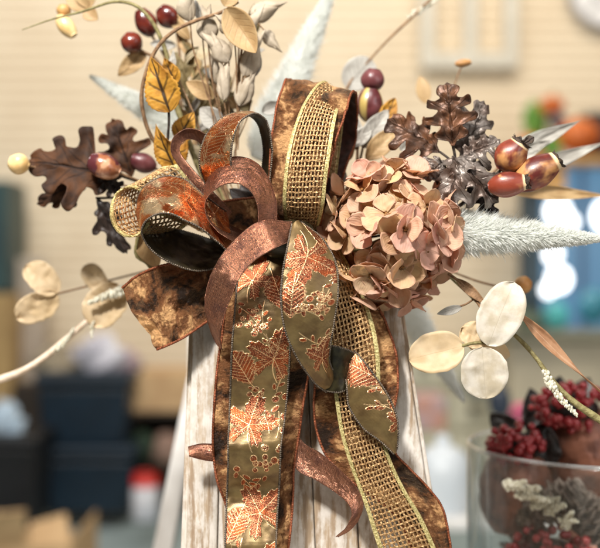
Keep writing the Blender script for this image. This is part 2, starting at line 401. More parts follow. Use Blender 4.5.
M_BERRY = plain('wine_berry', lin(72, 20, 20), lin(112, 44, 30), 60, .25, 0, .05, .001, coat=.5)
M_BUD = plain('cream_bud', lin(236, 206, 150), lin(222, 180, 116), 60, .35, 0, .1, .001, coat=.2)

# ------------------------------------------------------------------ ribbons
class Surf:
    def __init__(s, rows, step=.0009, nu=40, crown=2.5, wr=0, wrs=14, seed=0):
        rows = np.array(rows, float)
        L = [P(*r[:3]) for r in rows]; Rr = [P(*r[3:]) for r in rows]
        C = catmull(np.hstack([L, Rr]), 400)
        ln = np.linalg.norm(np.diff((C[:, :3]+C[:, 3:])/2, axis=0), axis=1).sum()
        n = max(12, int(ln/step)); C = catmull(np.hstack([L, Rr]), n)
        u = np.linspace(0, 1, nu+1)[None, :, None]
        G = C[:, None, :3]*(1-u)+C[:, None, 3:]*u
        s.W = float(np.median(np.linalg.norm(C[:, 3:]-C[:, :3], axis=1)))
        s.u = u[0, :, 0]; s.v = np.linspace(0, ln, n); s.len = ln
        N = s.normals(G)
        G = G+N*(crown/1000*4*u*(1-u))
        if wr:
            U, V = np.meshgrid(s.u*s.W*1000/wrs, s.v*1000/wrs)
            h = vnoise(U, V, seed)+.5*vnoise(U*2.3+5, V*2.3, seed+3)+.22*vnoise(U*5+2, V*5, seed+5)
            G = G+N*(h*wr/1000)[:, :, None]
        s.G = G; s.N = s.normals(G); s.n = n; s.nu = nu
        s.U, s.V = np.meshgrid(s.u*s.W, s.v)
    def normals(s, G):
        dv = np.gradient(G, axis=0); du = np.gradient(G, axis=1)
        N = np.cross(dv, du); return N/(np.linalg.norm(N, axis=2)[:, :, None]+1e-12)
    def slab(s, mb, th=.0005, disp=None, col=None):
        G = s.G if disp is None else s.G+s.N*disp[:, :, None]
        uv = np.stack([s.U, s.V], 2)
        mb.grid(G, uv, None if col is None else col.reshape(-1, 3), 0)
        Bk = s.G-s.N*th
        mb.grid(Bk, uv, None, 1, flip=True)
        for j in (0, -1):
            e = np.stack([s.G[:, j], Bk[:, j]], 1); mb.grid(e, None, None, 1, flip=(j == 0))
        for i in (0, -1):
            e = np.stack([s.G[i], Bk[i]], 1); mb.grid(e, None, None, 1, flip=(i == -1))
    def edge(s, j, lift=0.0): return s.G[:, j]+s.N[:, j]*lift

def swap(rows): return [r[3:]+r[:3] for r in rows]
# printed foil motif in ribbon millimetres
def _loc(u, v, cx, cy, a):
    x, y = u-cx, v-cy; c, sn = math.cos(a), math.sin(a); return x*c+y*sn, -x*sn+y*c
def maple(F, Ln, u, v, cx, cy, r, a):
    x, y = _loc(u, v, cx, cy, a); rad = np.hypot(x, y); th = np.arctan2(x, -y)
    lob = np.abs(np.cos(th*2.5))**1.2; ser = np.abs(((th*4.4) % 1)-.5)*2
    rr = r*(.36+.56*lob+.14*ser)*np.where(np.abs(th) > 2.75, .55, 1)*(1.08-.1*np.abs(th))
    F[:] = np.maximum(F, np.clip((rr-rad)/.35+.5, 0, 1))
    Ln[:] = np.maximum(Ln, np.clip(1.2-np.abs(rad-rr)/.37, 0, 1))
    for k in (-2, -1, 0, 1, 2):
        t0 = k*2*math.pi/5; dx, dy = math.sin(t0), -math.cos(t0)
        al = x*dx+y*dy; pe = np.abs(x*dy-y*dx)
        Ln[:] = np.maximum(Ln, np.clip(1.1-pe/.28, 0, 1)*((al > 0) & (al < rr*.92)))
        q = np.abs(((al*.42-pe*.42) % 1)-.5)
        Ln[:] = np.maximum(Ln, np.clip(.9-q/.11, 0, 1)*.8*((al > r*.2) & (pe < (r-al)*.34) & (rad < rr*.9)))
    st = np.clip(1.1-np.abs(x-.02*y*y)/.5, 0, 1)*((y > 0) & (y < r*.9)); Ln[:] = np.maximum(Ln, st)
def oval(F, Ln, u, v, cx, cy, l, w, a, ser=.12):
    x, y = _loc(u, v, cx, cy, a); t = y/l+.5
    ok = (t > 0) & (t < 1); tt = np.clip(t, 0, 1)
    hw = w*np.sin(math.pi*tt**.75)**.8*(1-ser+2*ser*np.abs(((tt*9) % 1)-.5))
    d = hw-np.abs(x)
    F[:] = np.maximum(F, np.clip(d/.35+.5, 0, 1)*ok)
    Ln[:] = np.maximum(Ln, np.clip(1.2-np.abs(d)/.37, 0, 1)*ok)
    Ln[:] = np.maximum(Ln, np.clip(1.2-np.abs(x)/.30, 0, 1)*((t > -.25) & (t < .95)))
    q = np.abs(((y+np.abs(x)*.9)/3.3 % 1)-.5)
    Ln[:] = np.maximum(Ln, np.clip(1-q/.12, 0, 1)*.85*((d > .5) & ok & (t > .08)))
def berry(F, Ln, u, v, cx, cy, r):
    d = np.hypot(u-cx, v-cy)
    F[:] = np.maximum(F, np.clip((r-d)/.3+.5, 0, 1)); Ln[:] = np.maximum(Ln, np.clip(1.1-np.abs(d-r)/.31, 0, 1))
    Ln[:] = np.maximum(Ln, np.clip(1.1-np.hypot(u-cx+.3*r, v-cy+.3*r)/.4, 0, 1))
def sprig(F, Ln, u, v, cx, cy, l, a, n=4, drop=2.2):
    x, y = _loc(u, v, cx, cy, a)
    cur = .05*(y**2)/max(l, 1)*4
    Ln[:] = np.maximum(Ln, np.clip(1.1-np.abs(x-cur)/.38, 0, 1)*((y > 0) & (y < l)))
    for k in range(n):
        yy = l*(k+1)/n; s = 1 if k % 2 else -1; cxk = .05*yy**2/max(l, 1)*4+s*drop*.9
        dx, dy = _loc(x, y, cxk, yy+drop*.4, s*.6)
        d = np.hypot(dx*2.0, dy)
        F[:] = np.maximum(F, np.clip((drop-d)/.3+.5, 0, 1)); Ln[:] = np.maximum(Ln, np.clip(1-np.abs(d-drop)/.4, 0, 1))
def cluster(F, Ln, u, v, cx, cy, sc=1.0, seed=0):
    r = random.Random(seed)
    for k in range(9):
        berry(F, Ln, u, v, cx+r.uniform(-6, 6)*sc, cy+r.uniform(-5, 5)*sc, r.uniform(1.2, 1.9)*sc)
def foil(sf, motifs):
    u = sf.U*1000; v = sf.V*1000; F = np.zeros_like(u); Ln = np.zeros_like(u)
    for kind, *a in motifs:
        if kind == 'full': F[:] = np.maximum(F, a[0]*np.clip((np.hypot(u-a[1], v-a[2]) > a[3])*1.0, 0, 1)); continue
        {'m': maple, 'o': oval, 'b': berry, 's': sprig, 'c': cluster}[kind](F, Ln, u, v, *a)
    F = np.clip(F, 0, 1); Ln = np.clip(Ln, 0, 1)
    e = np.minimum(sf.u, 1-sf.u)[None, :]*sf.W*1000
    F = F*(e > .8); Ln = Ln*(e > .8)
    return F, Ln
def wire(sf, j, r, period, amp, name, mat, root, parent, lift=0.0):
    pth = catmull(sf.edge(j, lift), max(16, int(sf.len/(period/4))))
    k = np.arange(len(pth)); rr = r*(1+amp*np.cos(k*math.pi/2))
    mb = MB(); mb.tube(pth, rr, 7)
    return mb.build(name, mat, root, parent)

bow = thing('ribbon_bow', 'layered bow of copper, olive leaf print, brown velvet and gold mesh ribbons', 'bow', P(285, 240, 20))

def olive(kind, rows, motifs, label=None, crown=2.5, step=.00045, nu=100, wr=1.6):
    sf = Surf(rows, step, nu, crown, wr, 22, len(rows)+int(rows[0][0]))
    F, Ln = foil(sf, motifs)
    mb = MB(); sf.slab(mb, .0005, F*.00012+Ln*.00028, np.stack([F, Ln, F*0+(1.0 if kind == 'loop' else 0.0)], 2))
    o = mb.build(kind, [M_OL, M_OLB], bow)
    for j in (0, -1): wire(sf, j, .00075, .0017, .38, 'beaded_edge', M_BEAD, bow, o)
    if label: o['label'] = label
    return sf
def velvet(kind, rows, label=None, crown=3, wr=4, seed=1):
    wr *= 1.5; crown *= .5
    sf = Surf(rows, .0011, 60, crown, wr, 20, seed)
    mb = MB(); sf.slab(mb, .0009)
    o = mb.build(kind, [M_VEL, M_VELB], bow)
    for j in (0, -1): wire(sf, j, .00105, .0022, .13, 'wire_edge', M_COPW, bow, o)
    if label: o['label'] = label
    return sf
def sheer(kind, rows, label=None, crown=.5, wr=.5):
    sf = Surf(rows, .0009, 24, crown, wr, 9, int(rows[0][1]))
    mb = MB(); sf.slab(mb, .00025)
    o = mb.build(kind, [M_SH, M_SH], bow)
    for j in (0, -1): wire(sf, j, .0004, .0016, .15, 'woven_edge', M_SH, bow, o)
    if label: o['label'] = label
    return sf
def goldmesh(kind, rows, label=None, crown=2.0, nlong=9, pitch=.0047, sw=.085):
    sf = Surf(rows, .0008, 48, crown, 1.2, 18, int(rows[0][0]))
    mb = MB()
    def samp(u):
        x = u*sf.nu; a = int(min(x, sf.nu-1)); f = x-a
        return sf.G[:, a]*(1-f)+sf.G[:, a+1]*f, sf.N[:, a]*(1-f)+sf.N[:, a+1]*f
    nx = max(2, int(sf.len/pitch))
    for k in range(nlong):
        u = sw+(1-2*sw)*(k+.5)/nlong
        for off in (-.0075, .0075):
            p, N = samp(u+off)
            h = .00035*np.cos(sf.v/sf.len*nx*math.pi+k*math.pi)
            jit = .00025*vnoise(sf.v*120, sf.v*0+k*3+off*50, 4)[:, None]*np.array([1, 0, 0])
            mb.tube((p+N*h[:, None]+jit)[::2], .00052*(1+.3*vnoise(sf.v[::2]*600, sf.v[::2]*0+k+off*90, 6)), 5)
    for i in range(nx+1):
        x = i/nx*(sf.n-1); a = int(min(x, sf.n-2)); f = x-a
        p = sf.G[a]*(1-f)+sf.G[a+1]*f; N = sf.N[a]*(1-f)+sf.N[a+1]*f
        k = (sf.u-sw)/(1-2*sw)*nlong-.5
        h = -.00035*np.cos(math.pi*k+i*math.pi)
        t = unit(sf.G[min(a+1, sf.n-1), 24]-sf.G[a, 24])
        for off in (-.00036, .00036): mb.tube(p+N*h[:, None]+t*off+t*(.0007*vnoise(sf.u*9, sf.u*0+i*1.7+off*900, 2))[:, None], .00045, 5)
    rf = np.random.default_rng(int(rows[0][1])+nx)
    for q in range(260):
        a = rf.integers(2, sf.n-3); u_ = rf.integers(4, sf.nu-4); p = sf.G[a, u_]; t1 = unit(sf.G[a+1, u_]-p); t2 = unit(sf.G[a, u_+1]-p); dr = t1*rf.normal()+t2*rf.normal()+sf.N[a, u_]*abs(rf.normal())
        mb.tube([p, p+unit(dr)*.0012+sf.N[a, u_]*.0005, p+unit(dr+rf.normal(0, .5, 3))*rf.uniform(.0018, .0034)], .00014, 4, cap=False)
    o = mb.build(kind, M_MESH, bow)
    for u0, u1 in ((0, sw), (1-sw, 1)):
        b = MB(); p0, N0 = samp(u0); p1, N1 = samp(u1)
        uu = np.linspace(0, 1, 6)
        zig = .0004*np.abs(((sf.v[:, None]*1000+np.abs(uu[None]-.5)*5)/2.6) % 1-.5)*2
        G = p0[:, None]*(1-uu[None, :, None])+p1[:, None]*uu[None, :, None]+N0[:, None]*(.0006+zig+.0008*uu*(1-uu))[:, :, None]
        Bk = G-N0[:, None]*.0013
        b.grid(G); b.grid(Bk, flip=True)
        for j in (0, -1): b.grid(np.stack([G[:, j], Bk[:, j]], 1), flip=(j == 0))
        b.build('selvedge', M_SELV, bow, o)
    if label: o['label'] = label
    return sf

# --- velvet (behind)
velvet('loop', swap([(292,232,22, 318,232,22), (276,212,5, 322,214,-2), (270,180,0, 326,180,-10), (271,140,4, 335,145,-12), (277,105,12, 344,115,-8), (284,86,26, 351,97,6),
   (291,82,42, 356,93,24), (296,92,58, 358,108,42), (300,120,66, 355,140,52), (300,165,60, 343,178,50), (300,215,40, 326,222,36)]),
   'crushed velvet loop standing up behind the mesh with dark brown lining', 3, 4, 5)
velvet('tail', [(232,262,20, 236,306,18), (205,266,14, 210,320,8), (170,264,4, 186,336,0), (140,274,4, 168,345,0), (121,288,8, 156,350,6)],
   'short crushed velvet end sticking out to the left', 4, 7, 9)
velvet('tail', [(248,262,10, 300,262,10), (228,300,4, 302,305,4), (222,335,-2, 308,345,0), (217,370,-6, 308,375,-2), (214,410,-4, 303,405,-2), (213,445,0, 299,435,2), (216,475,2, 294,465,2),
   (225,503,0, 293,495,0), (230,525,-2, 291,525,-2), (230,575,-2, 285,575,0)], 'long crushed velvet tail behind the olive leaf ribbon', 4, 4.5, 3)
velvet('tail', [(318,255,14, 352,252,18), (326,290,8, 368,290,14), (320,335,4, 386,325,10), (316,372,4, 396,352,8), (314,405,4, 398,385,8), (317,432,4, 393,420,6), (328,458,2, 394,450,4), (352,482,0, 409,468,4),
   (382,503,0, 430,490,4), (402,526,0, 445,515,6), (418,575,0, 455,575,8)], 'long crushed velvet tail behind the gold mesh', 3, 4, 13)
# --- gold mesh
goldmesh('loop', swap([(286,228,14, 318,228,12), (283,205,-8, 324,205,-14), (284,180,-14, 327,178,-20), (288,150,-12, 331,150,-20), (296,122,-6, 335,124,-14), (306,100,4, 338,110,-4),
   (318,84,18, 340,103,12), (326,84,36, 342,108,30), (322,110,46, 342,130,44), (318,170,40, 336,180,40)]), 'gold mesh loop standing up in front of the velvet loop', 2, 10, .0040)
th = [R(a) for a in range(30, -331, -30)]
goldmesh('loop', [(185,215,30, 210,225,34)]+[(129+19*math.cos(t), 212-25*math.sin(t), -6+(8 if math.sin(t) > 0 else -6), 170+26*math.cos(t), 199-33*math.sin(t), 24) for t in th[::-1][1:-1]]+[(190,225,30, 215,235,34)],
   'gold mesh loop opening to the left', 1, 9, .0044)
goldmesh('tail', [(308,240,2, 332,240,8), (315,262,-4, 347,262,2), (322,298,-6, 361,290,0), (328,340,-6, 373,322,-2), (331,370,-6, 379,355,-4), (335,400,-8, 380,390,-4), (341,435,-8, 382,425,-6), (351,468,-8, 389,455,-6),
   (364,503,-8, 404,488,-4), (374,535,-8, 423,520,-2), (388,578,-8, 445,570,0)], 'long gold mesh tail curving to the lower right', 2, 10, .0042)
# --- copper sheer (small loop and tails)
sheer('loop', [(225,222,6, 232,212,12), (192,182,2, 204,182,8), (179,166,0, 190,166,6), (171,150,0, 180,152,6), (174,137,2, 182,143,8), (186,129,8, 189,139,14), (200,131,16, 199,142,22), (212,143,22, 206,153,28), (222,175,26, 214,180,32)],
   'narrow copper loop at the back')
sheer('tail', [(280,400,6, 275,432,6), (301,440,4, 296,468,4), (320,453,0, 315,479,2), (340,470,-4, 334,491,0), (355,486,-8, 346,501,-4), (363,502,-8, 352,512,-8), (360,517,-4, 349,522,-10), (351,529,2, 345,529,-8), (338,537,4, 336,537,-4)],
   'copper satin tail curling forward between the long tails')
sheer('tail', [(232,445,6, 232,462,6), (212,444,4, 212,461,4), (200,444,2, 200,459,2), (188,447,0, 189,456,0)], 'short copper satin end peeking out at the left')
# --- olive leaf print
olive('tail', [(240,262,-4, 288,250,-4), (237,285,-16, 289,280,-14), (234,320,-28, 290,318,-24), (232,345,-30, 290,345,-26), (231,372,-22, 289,370,-18), (230,398,-13, 287,396,-11), (229,425,-20, 284,424,-16), (228,446,-30, 281,445,-26), (228,468,-26, 280,470,-22), (227,492,-13, 279,490,-12),
   (226,520,-20, 277,520,-18), (225,548,-32, 276,548,-30), (224,580,-30, 275,580,-28)],
   [('m', 12, 22, 20, .5), ('o', 33, 34, 30, 11, -.3), ('s', 22, 40, 22, .2, 5, 2.6), ('c', 10, 54, 1.3, 1), ('c', 22, 60, 1.2, 11), ('s', 18, 60, 22, 2.6, 5, 2.8), ('s', 22, 66, 22, -.7, 5, 2.6), ('m', 30, 86, 23, .25), ('o', 7, 94, 32, 12, -.5, .2), ('s', 38, 100, 16, .5, 4, 2.6), ('s', 24, 66, 16, -.1), ('b', 18, 113, 2.4), ('b', 22, 117, 2), ('b', 14, 117, 2), ('s', 12, 104, 14, -.5, 2),
    ('m', 15, 142, 24, .25), ('s', 37, 154, 22, 3.3, 4, 3.3), ('s', 31, 150, 16, 3.0, 3, 3.0), ('b', 33, 122, 2.6), ('b', 40, 120, 2.6), ('c', 34, 168, 1.5, 4), ('c', 27, 177, 1.2, 14), ('b', 20, 170, 2.6), ('b', 7, 180, 2.5), ('s', 20, 200, 17, 2.7, 4, 3.2), ('s', 18, 200, 15, 3.9, 3, 3.2), ('m', 27, 220, 25, -.5), ('o', 7, 230, 32, 11, .4), ('s', 14, 240, 22, .3, 5, 2.8), ('m', 30, 266, 22, .4), ('o', 9, 266, 30, 11, -.2)],
   'long olive tail printed with copper leaves', 1.0)
olive('tail', [(292,224,-20, 301,221,-14), (288,244,-34, 322,238,-22), (283,270,-42, 336,263,-30), (281,300,-46, 338,292,-36), (285,330,-44, 335,318,-36), (297,358,-36, 331,344,-32), (314,382,-24, 330,362,-22), (326,392,-12, 336,376,-10)],
   [('m', 15, 36, 25, 3.5), ('o', 34, 16, 32, 12, .3), ('m', 40, 54, 14, 2), ('o', 6, 66, 26, 8, .1), ('c', 16, 70, 1.3, 17), ('s', 24, 60, 22, .1, 5, 2.6), ('s', 8, 90, 20, -.6, 4, 2.6), ('c', 28, 74, 1.25, 7), ('s', 40, 55, 20, .3, 5, 2.2), ('s', 18, 78, 18, 3.9, 4, 2.6), ('s', 22, 82, 14, 2.4, 3, 2.6), ('m', 22, 116, 17, .4), ('s', 34, 96, 16, 1.2, 4, 2.4), ('b', 38, 98, 2), ('s', 32, 94, 14, -.4, 3)],
   'curled olive tail with copper leaf print in front of the knot', 3)
olive('tail', swap([(316,386,-12, 314,350,-12), (328,391,-14, 330,346,-20), (340,392,-14, 342,348,-20), (350,386,-8, 352,352,-10), (356,378,2, 357,358,0)]), [('m', 10, 10, 5, 0)], 'turned over part of the curl showing its dark back', 2)
olive('tail', [(345,366,-2, 350,346,-4), (347,386,-14, 366,364,-12), (349,406,-18, 386,392,-14), (363,428,-18, 396,414,-14), (380,441,-14, 398,432,-12), (394,454,-10, 397,450,-10)],
   [('s', 15, 42, 24, -.45, 5, 3.2), ('c', 30, 56, 1.2, 8), ('o', 17, 18, 36, 15, -.5, .2), ('m', 24, 8, 9, 1), ('s', 8, 42, 14, -.9, 4, 2.4), ('b', 30, 46, 2), ('s', 24, 44, 12, -.3, 3), ('m', 26, 66, 12, -.6), ('s', 14, 30, 16, -.8, 4, 2.6), ('c', 26, 36, .9, 5)], 'pointed olive end with orange copper leaves', 2)
olive('loop', swap([(205,182,-2, 236,180,-14), (200,166,-10, 231,164,-26), (201,149,-12, 232,148,-30), (208,131,-10, 235,134,-32), (221,119,-6, 241,121,-30), (237,113.5,0, 250,114.5,-24), (250,116,6, 258,115,-16), (258,124,10, 266,122,-10), (262,138,12, 271,139,-6), (263,158,12, 272,160,-4), (258,198,10, 268,200,0)]),
   [('full', .8, 30, 52, 7), ('m', 22, 14, 28, .5), ('o', 8, 30, 34, 13, .4), ('m', 28, 40, 28, 2), ('o', 12, 58, 34, 13, 1.2), ('s', 20, 52, 16, .2), ('m', 12, 66, 14, 1), ('o', 30, 72, 24, 8, -.3), ('m', 20, 95, 15, 0)], 'copper printed loop at the top with dark inside', 1.5)
olive('loop', [(226,212,0, 232,256,-18), (205,197,-8, 206,232,-34), (185,180,-8, 188,221,-42), (164,176,-6, 168,213,-44), (147,184,-2, 152,216,-40), (139,196,4, 143,225,-34), (138,206,12, 143,236,-28), (142,216,18, 152,250,-22), (158,226,20, 174,264,-16), (190,232,18, 200,271,-10), (228,246,14, 230,262,0)],
   [('full', .85, 30, 34, 8), ('m', 18, 18, 28, 1.4), ('o', 36, 22, 34, 12, .2), ('m', 26, 46, 28, 2.2), ('o', 8, 44, 34, 12, -.2), ('s', 18, 62, 18, .4, 5), ('m', 24, 78, 16, 1), ('c', 10, 74, 1.3, 3), ('o', 30, 96, 24, 8, .2)], 'copper printed loop at the left with dark olive inside', 1.5)
# --- copper sheer (front)
sheer('loop', [(280,240,-20, 262,240,-30), (277,222,-22, 259,222,-38), (276,200,-22, 258,207,-42), (268,178,-20, 252,193,-44), (255,162,-18, 240,184,-46), (238,157,-16, 226,184,-46), (221,161,-12, 214,190,-44), (209,174,-6, 206,200,-40), (204,190,0, 205,211,-36), (206,203,4, 211,224,-32),
   (218,216,8, 225,237,-28), (236,228,10, 246,245,-22), (256,236,8, 268,248,-14)], 'wide copper satin loop in the middle')
sheer('loop', [(292,222,-18, 293,240,-24), (262,221,-36, 275,248,-44), (240,235,-44, 255,260,-52), (220,258,-44, 240,277,-52), (208,284,-38, 231,297,-46), (205,305,-30, 224,316,-36), (208,322,-20, 220,334,-26), (214,340,-8, 222,350,-12)], 'copper satin strap crossing down to the left')
velvet('loop', [(206,205,26, 214,262,18), (232,200,22, 236,262,12), (262,196,24, 262,258,14), (286,190,26, 292,252,16), (312,196,26, 318,250,20), (334,210,28, 340,262,24)][::-1], 'dark folded velvet filling the middle of the bow', 2, 3, 8)  # strip added to darken the gaps behind the loops
# knot
mb = MB(); mb.tube([P(262,232,4), P(276,240,-6), P(292,238,-8), P(306,232,4)], [.010, .015, .015, .009], 20, smooth_n=20)
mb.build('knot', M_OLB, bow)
# ------------------------------------------------------------------ foliage builders
def frame(base, tip, nrm):
    d = unit(tip-base); n = unit(nrm-d*np.dot(nrm, d)); return d, n, np.cross(d, n)
def f_oak(t):
    e = np.sin(math.pi*np.clip(t, 0, 1)**.85)**.6
    lob = .34+.66*np.abs(np.sin(math.pi*(t*4.0+.06)))**.75
    return np.where(t > .86, e*np.maximum(lob, .5), e*lob)*np.where(t < .12, .5+t*4, 1)
def f_oval(t): return np.sin(math.pi*np.clip(t, 0, 1)**.85)**.75
def f_disc(t): return np.sqrt(np.clip(1-(2*t-1)**2, 0, 1))*(1.03-.06*t)
def f_birch(t): return np.sin(math.pi*np.clip(t, 0, 1)**.62)**.95*(.95+.10*np.abs(((t*13) % 1)-.5)*2)
def f_lance(t): return np.sin(math.pi*np.clip(t, 0, 1)**.8)**1.15
def f_drop(t): return np.sin(math.pi*np.clip(t, 0, 1)**.6)**1.2

def leaf(mb, base, tip, w, f, nrm=(0, -1, 0), cup=.15, curl=.1, fold=0.0, sweep=0.0, bumpy=.0, twist=0.0, n=36, m=12, seed=0, col=None, mi=0, rag=.0):
    base = np.asarray(base, float); tip = np.asarray(tip, float)
    d, N, s_ = frame(base, tip, np.asarray(nrm, float)); L = np.linalg.norm(tip-base)
    t = np.linspace(0, 1, n)[:, None]; s = np.linspace(-1, 1, m+1)[None]
    hw = w/2*f(t)*(1+rag*(vnoise(t*4+seed*2.7, np.sign(s)*3+seed, 5)+.5*vnoise(t*13+seed, np.sign(s)*5, 6)))
    a = twist*(t-.3)
    x = hw*s*np.cos(a); hz = hw*s*np.sin(a)
    al = t*L+sweep*L*np.abs(s)*f_oval(t)*.5
    z = hz+cup*w*(s**2)*f_oval(t)*.5-curl*L*(t-.5)**2*2+curl*L*.5+fold*np.abs(s)*hw
    if bumpy: z = z+bumpy*(vnoise(t*5+seed*3.1, s*2.5+seed, seed)+.5*vnoise(t*11, s*5+seed, seed+1))
    G = base+al[..., None]*d+x[..., None]*s_+z[..., None]*N
    uv = np.stack([np.broadcast_to(s*.5+.5, G.shape[:2]), np.broadcast_to(t, G.shape[:2])], 2)
    mb.grid(G, uv, col, mi)
OAK_HALF = [(.012,0),(.016,.07),(.05,.12),(.17,.13),(.25,.17),(.24,.23),(.13,.26),(.085,.31),(.13,.35),(.29,.36),(.42,.40),(.46,.47),(.40,.52),(.26,.50),(.14,.52),(.12,.57),(.19,.61),(.34,.65),(.40,.72),(.35,.78),(.24,.75),(.13,.74),(.115,.79),(.17,.84),(.22,.91),(.16,.96),(.07,.965),(.0,1.0)]
def oakleaf(mb, base, tip, w, nrm=(0, -1, 0), cup=-.2, curl=.1, bumpy=.003, twist=0.0, seed=0, m=8, pointy=0.0):
    base = np.asarray(base, float); tip = np.asarray(tip, float); d, N, s_ = frame(base, tip, np.asarray(nrm, float)); L = np.linalg.norm(tip-base)
    r = np.random.default_rng(seed); fill = .5 if pointy else .3
    rows = []
    for sg in (-1, 1):
        o = np.array(OAK_HALF); o = o+r.normal(0, .012, o.shape)*np.array([1, .8])*(o[:, :1] > .03); o[-1] = (0, 1); o[0, 1] = 0
        o = catmull(o, 110); x = o[:, 0]; y = o[:, 1]
        x = x*(1-fill)+fill*.36*np.sin(math.pi*np.clip(y, 0, 1)**.8)**.9
        if pointy: x = x*(1+pointy*np.clip(x-.27, 0, 1)*2.5)
        tau = np.clip(np.maximum.accumulate(np.convolve(np.pad(y-.35*x, 8, mode='edge'), np.ones(17)/17, 'valid')), 0, 1); tau[0] = 0; tau[-1] = 1
        s = np.linspace(0, 1, m+1)[None]
        X = x[:, None]*s*sg; Y = tau[:, None]*(1-s)+y[:, None]*s
        rows.append((X, Y, tau, s*sg))
    for X, Y, tau, s in rows:
        a = twist*(Y-.35); xx = X*w*np.cos(a); zz = X*w*np.sin(a)
        lob = .05*w*np.sin(Y*math.pi*8)*np.abs(X)*2
        z = zz+cup*w*(X**2)*2.2-curl*L*(Y-.45)**2*2+lob+bumpy*(vnoise(Y*5+seed*3.1, X*7+seed, seed)+.5*vnoise(Y*13, X*14+seed, seed+1))+.0006*np.exp(-(X/.02)**2)
        G = base+(Y*L)[..., None]*d+xx[..., None]*s_+z[..., None]*N
        uv = np.stack([np.broadcast_to(s*.5+.5, G.shape[:2]), np.broadcast_to(Y, G.shape[:2])], 2)
        mb.grid(G, uv, flip=(s[0, -1] < 0))
def oakobj(name, root, mat, base, tip, wpx, solid=.0005, **k):
    mb = MB(); oakleaf(mb, P(*base), P(*tip), wpx*S((base[2]+tip[2])/2000), **k); return mb.build(name, mat, root, solid=solid)
def leafobj(name, root, mat, base, tip, wpx, f, parent=None, solid=.00035, **k):
    """base/tip are (px, py, depth mm)"""
    mb = MB(); b = P(*base); t = P(*tip); w = wpx*S((base[2]+tip[2])/2000)
    leaf(mb, b, t, w, f, **k)
    return mb.build(name, mat, root, parent, solid=solid)
def stemobj(name, root, mat, pts, r, n=40, parent=None, sides=8, knots=0):
    mb = MB(); p = catmull([P(*q) for q in pts], n)
    rr = np.interp(np.linspace(0, 1, n), np.linspace(0, 1, len(r)), r) if not np.isscalar(r) else np.full(n, r)
    rr = rr*(1+.18*vnoise(np.arange(n)*.7, np.arange(n)*0+len(pts), 3))
    if knots: rr = rr*(1+.5*(np.arange(n) % knots == 0))
    mb.tube(p, rr, sides); return mb.build(name, mat, root, parent)

# ------------------------------------------------------------------ table and whitewashed lantern
tb = thing('wooden_table', 'pale wooden table under the lantern', 'table', (0, -.1, -.47))
mb = MB(); mb.box((0.05, .02, -.467), (.75, .30, .014)); mb.build('tabletop', M_WOOD, tb, bevel=.002)
for sx in (-1, 1):
    for sy in (-1, 1):
        mb = MB(); mb.box((.05+sx*.68, .02+sy*.24, -.705), (.03, .03, .222)); mb.build('leg', M_WOOD, tb, bevel=.002)
la = thing('wooden_lantern', 'tall whitewashed plank lantern that carries the bow', 'lantern', P(300, 840, 60))
def prism(quad_front, depth_mm, bev=.0012):
    """front face given by pixel corners + depth; extruded backwards"""
    f = [P(*q) for q in quad_front]; b = [p+np.array([0, depth_mm/1000, 0]) for p in f]
    mb = MB(); mb.add(f+b, [(0, 1, 2, 3), (7, 6, 5, 4), (0, 4, 5, 1), (1, 5, 6, 2), (2, 6, 7, 3), (3, 7, 4, 0)]); return mb
tops = [(194, 222), (224, 262), (264, 304), (306, 340), (342, 372), (374, 398)]
bots = [(178, 210), (212, 264), (266, 326), (328, 378), (380, 430), (432, 478)]
for k, (tp, bt) in enumerate(zip(tops, bots)):
    tp = (tp[0]-.55, tp[1]+.55); bt = (bt[0]-.55, bt[1]+.55)
    z = 24+(k % 3)*1.6
    prism([(tp[0], 296+2*(k % 2), z), (bt[0], 830, z-4), (bt[1], 830, z-4), (tp[1], 296+2*(k % 2), z)], 14).build('plank', M_WOOD, la, bevel=.0015)
prism([(196, 298, 40), (186, 830, 36), (470, 830, 36), (396, 298, 40)], 6).build('back_panel', M_WOOD, la)
# narrow corner batten on the left and the side boards
prism([(190, 300, 30), (170, 830, 26), (180, 830, 26), (196, 300, 30)], 170).build('side_board', M_WOOD, la, bevel=.0015)
prism([(397, 300, 32), (477, 830, 28), (487, 830, 28), (402, 300, 32)], 170).build('side_board', M_WOOD, la, bevel=.0015)
mb = MB(); c = P(297, 294, 110); mb.box((c[0], c[1], c[2]), (.086, .095, .006)); mb.build('top_board', M_WOOD, la, bevel=.002)

# white A-frame leg further behind
ea = thing('white_easel', 'blurred white wooden easel leg leaning behind the left of the lantern', 'easel', P(150, 760, 420))
for x0, x1 in ((204, 118), (260, 470)):
    f = [P(x0-7, 330, 400), P(x1-13, 780, 400), P(x1+14, 780, 400), P(x0+7, 330, 400)]; mb = MB()
    b = [p+np.array([0, .03, 0]) for p in f]
    mb.add(f+b, [(0, 1, 2, 3), (7, 6, 5, 4), (0, 4, 5, 1), (1, 5, 6, 2), (2, 6, 7, 3), (3, 7, 4, 0)]); mb.build('leg', plain('white_paint', lin(236, 234, 230), lin(222, 218, 212), 30, .55) if x0 == 204 else bpy.data.materials['white_paint'], ea, bevel=.003)
f0 = P(232, 345, 398); mb = MB(); mb.box((f0[0], f0[1]+.01, f0[2]), (.05, .02, .03)); mb.build('top_bracket', bpy.data.materials['white_paint'], ea, bevel=.003)

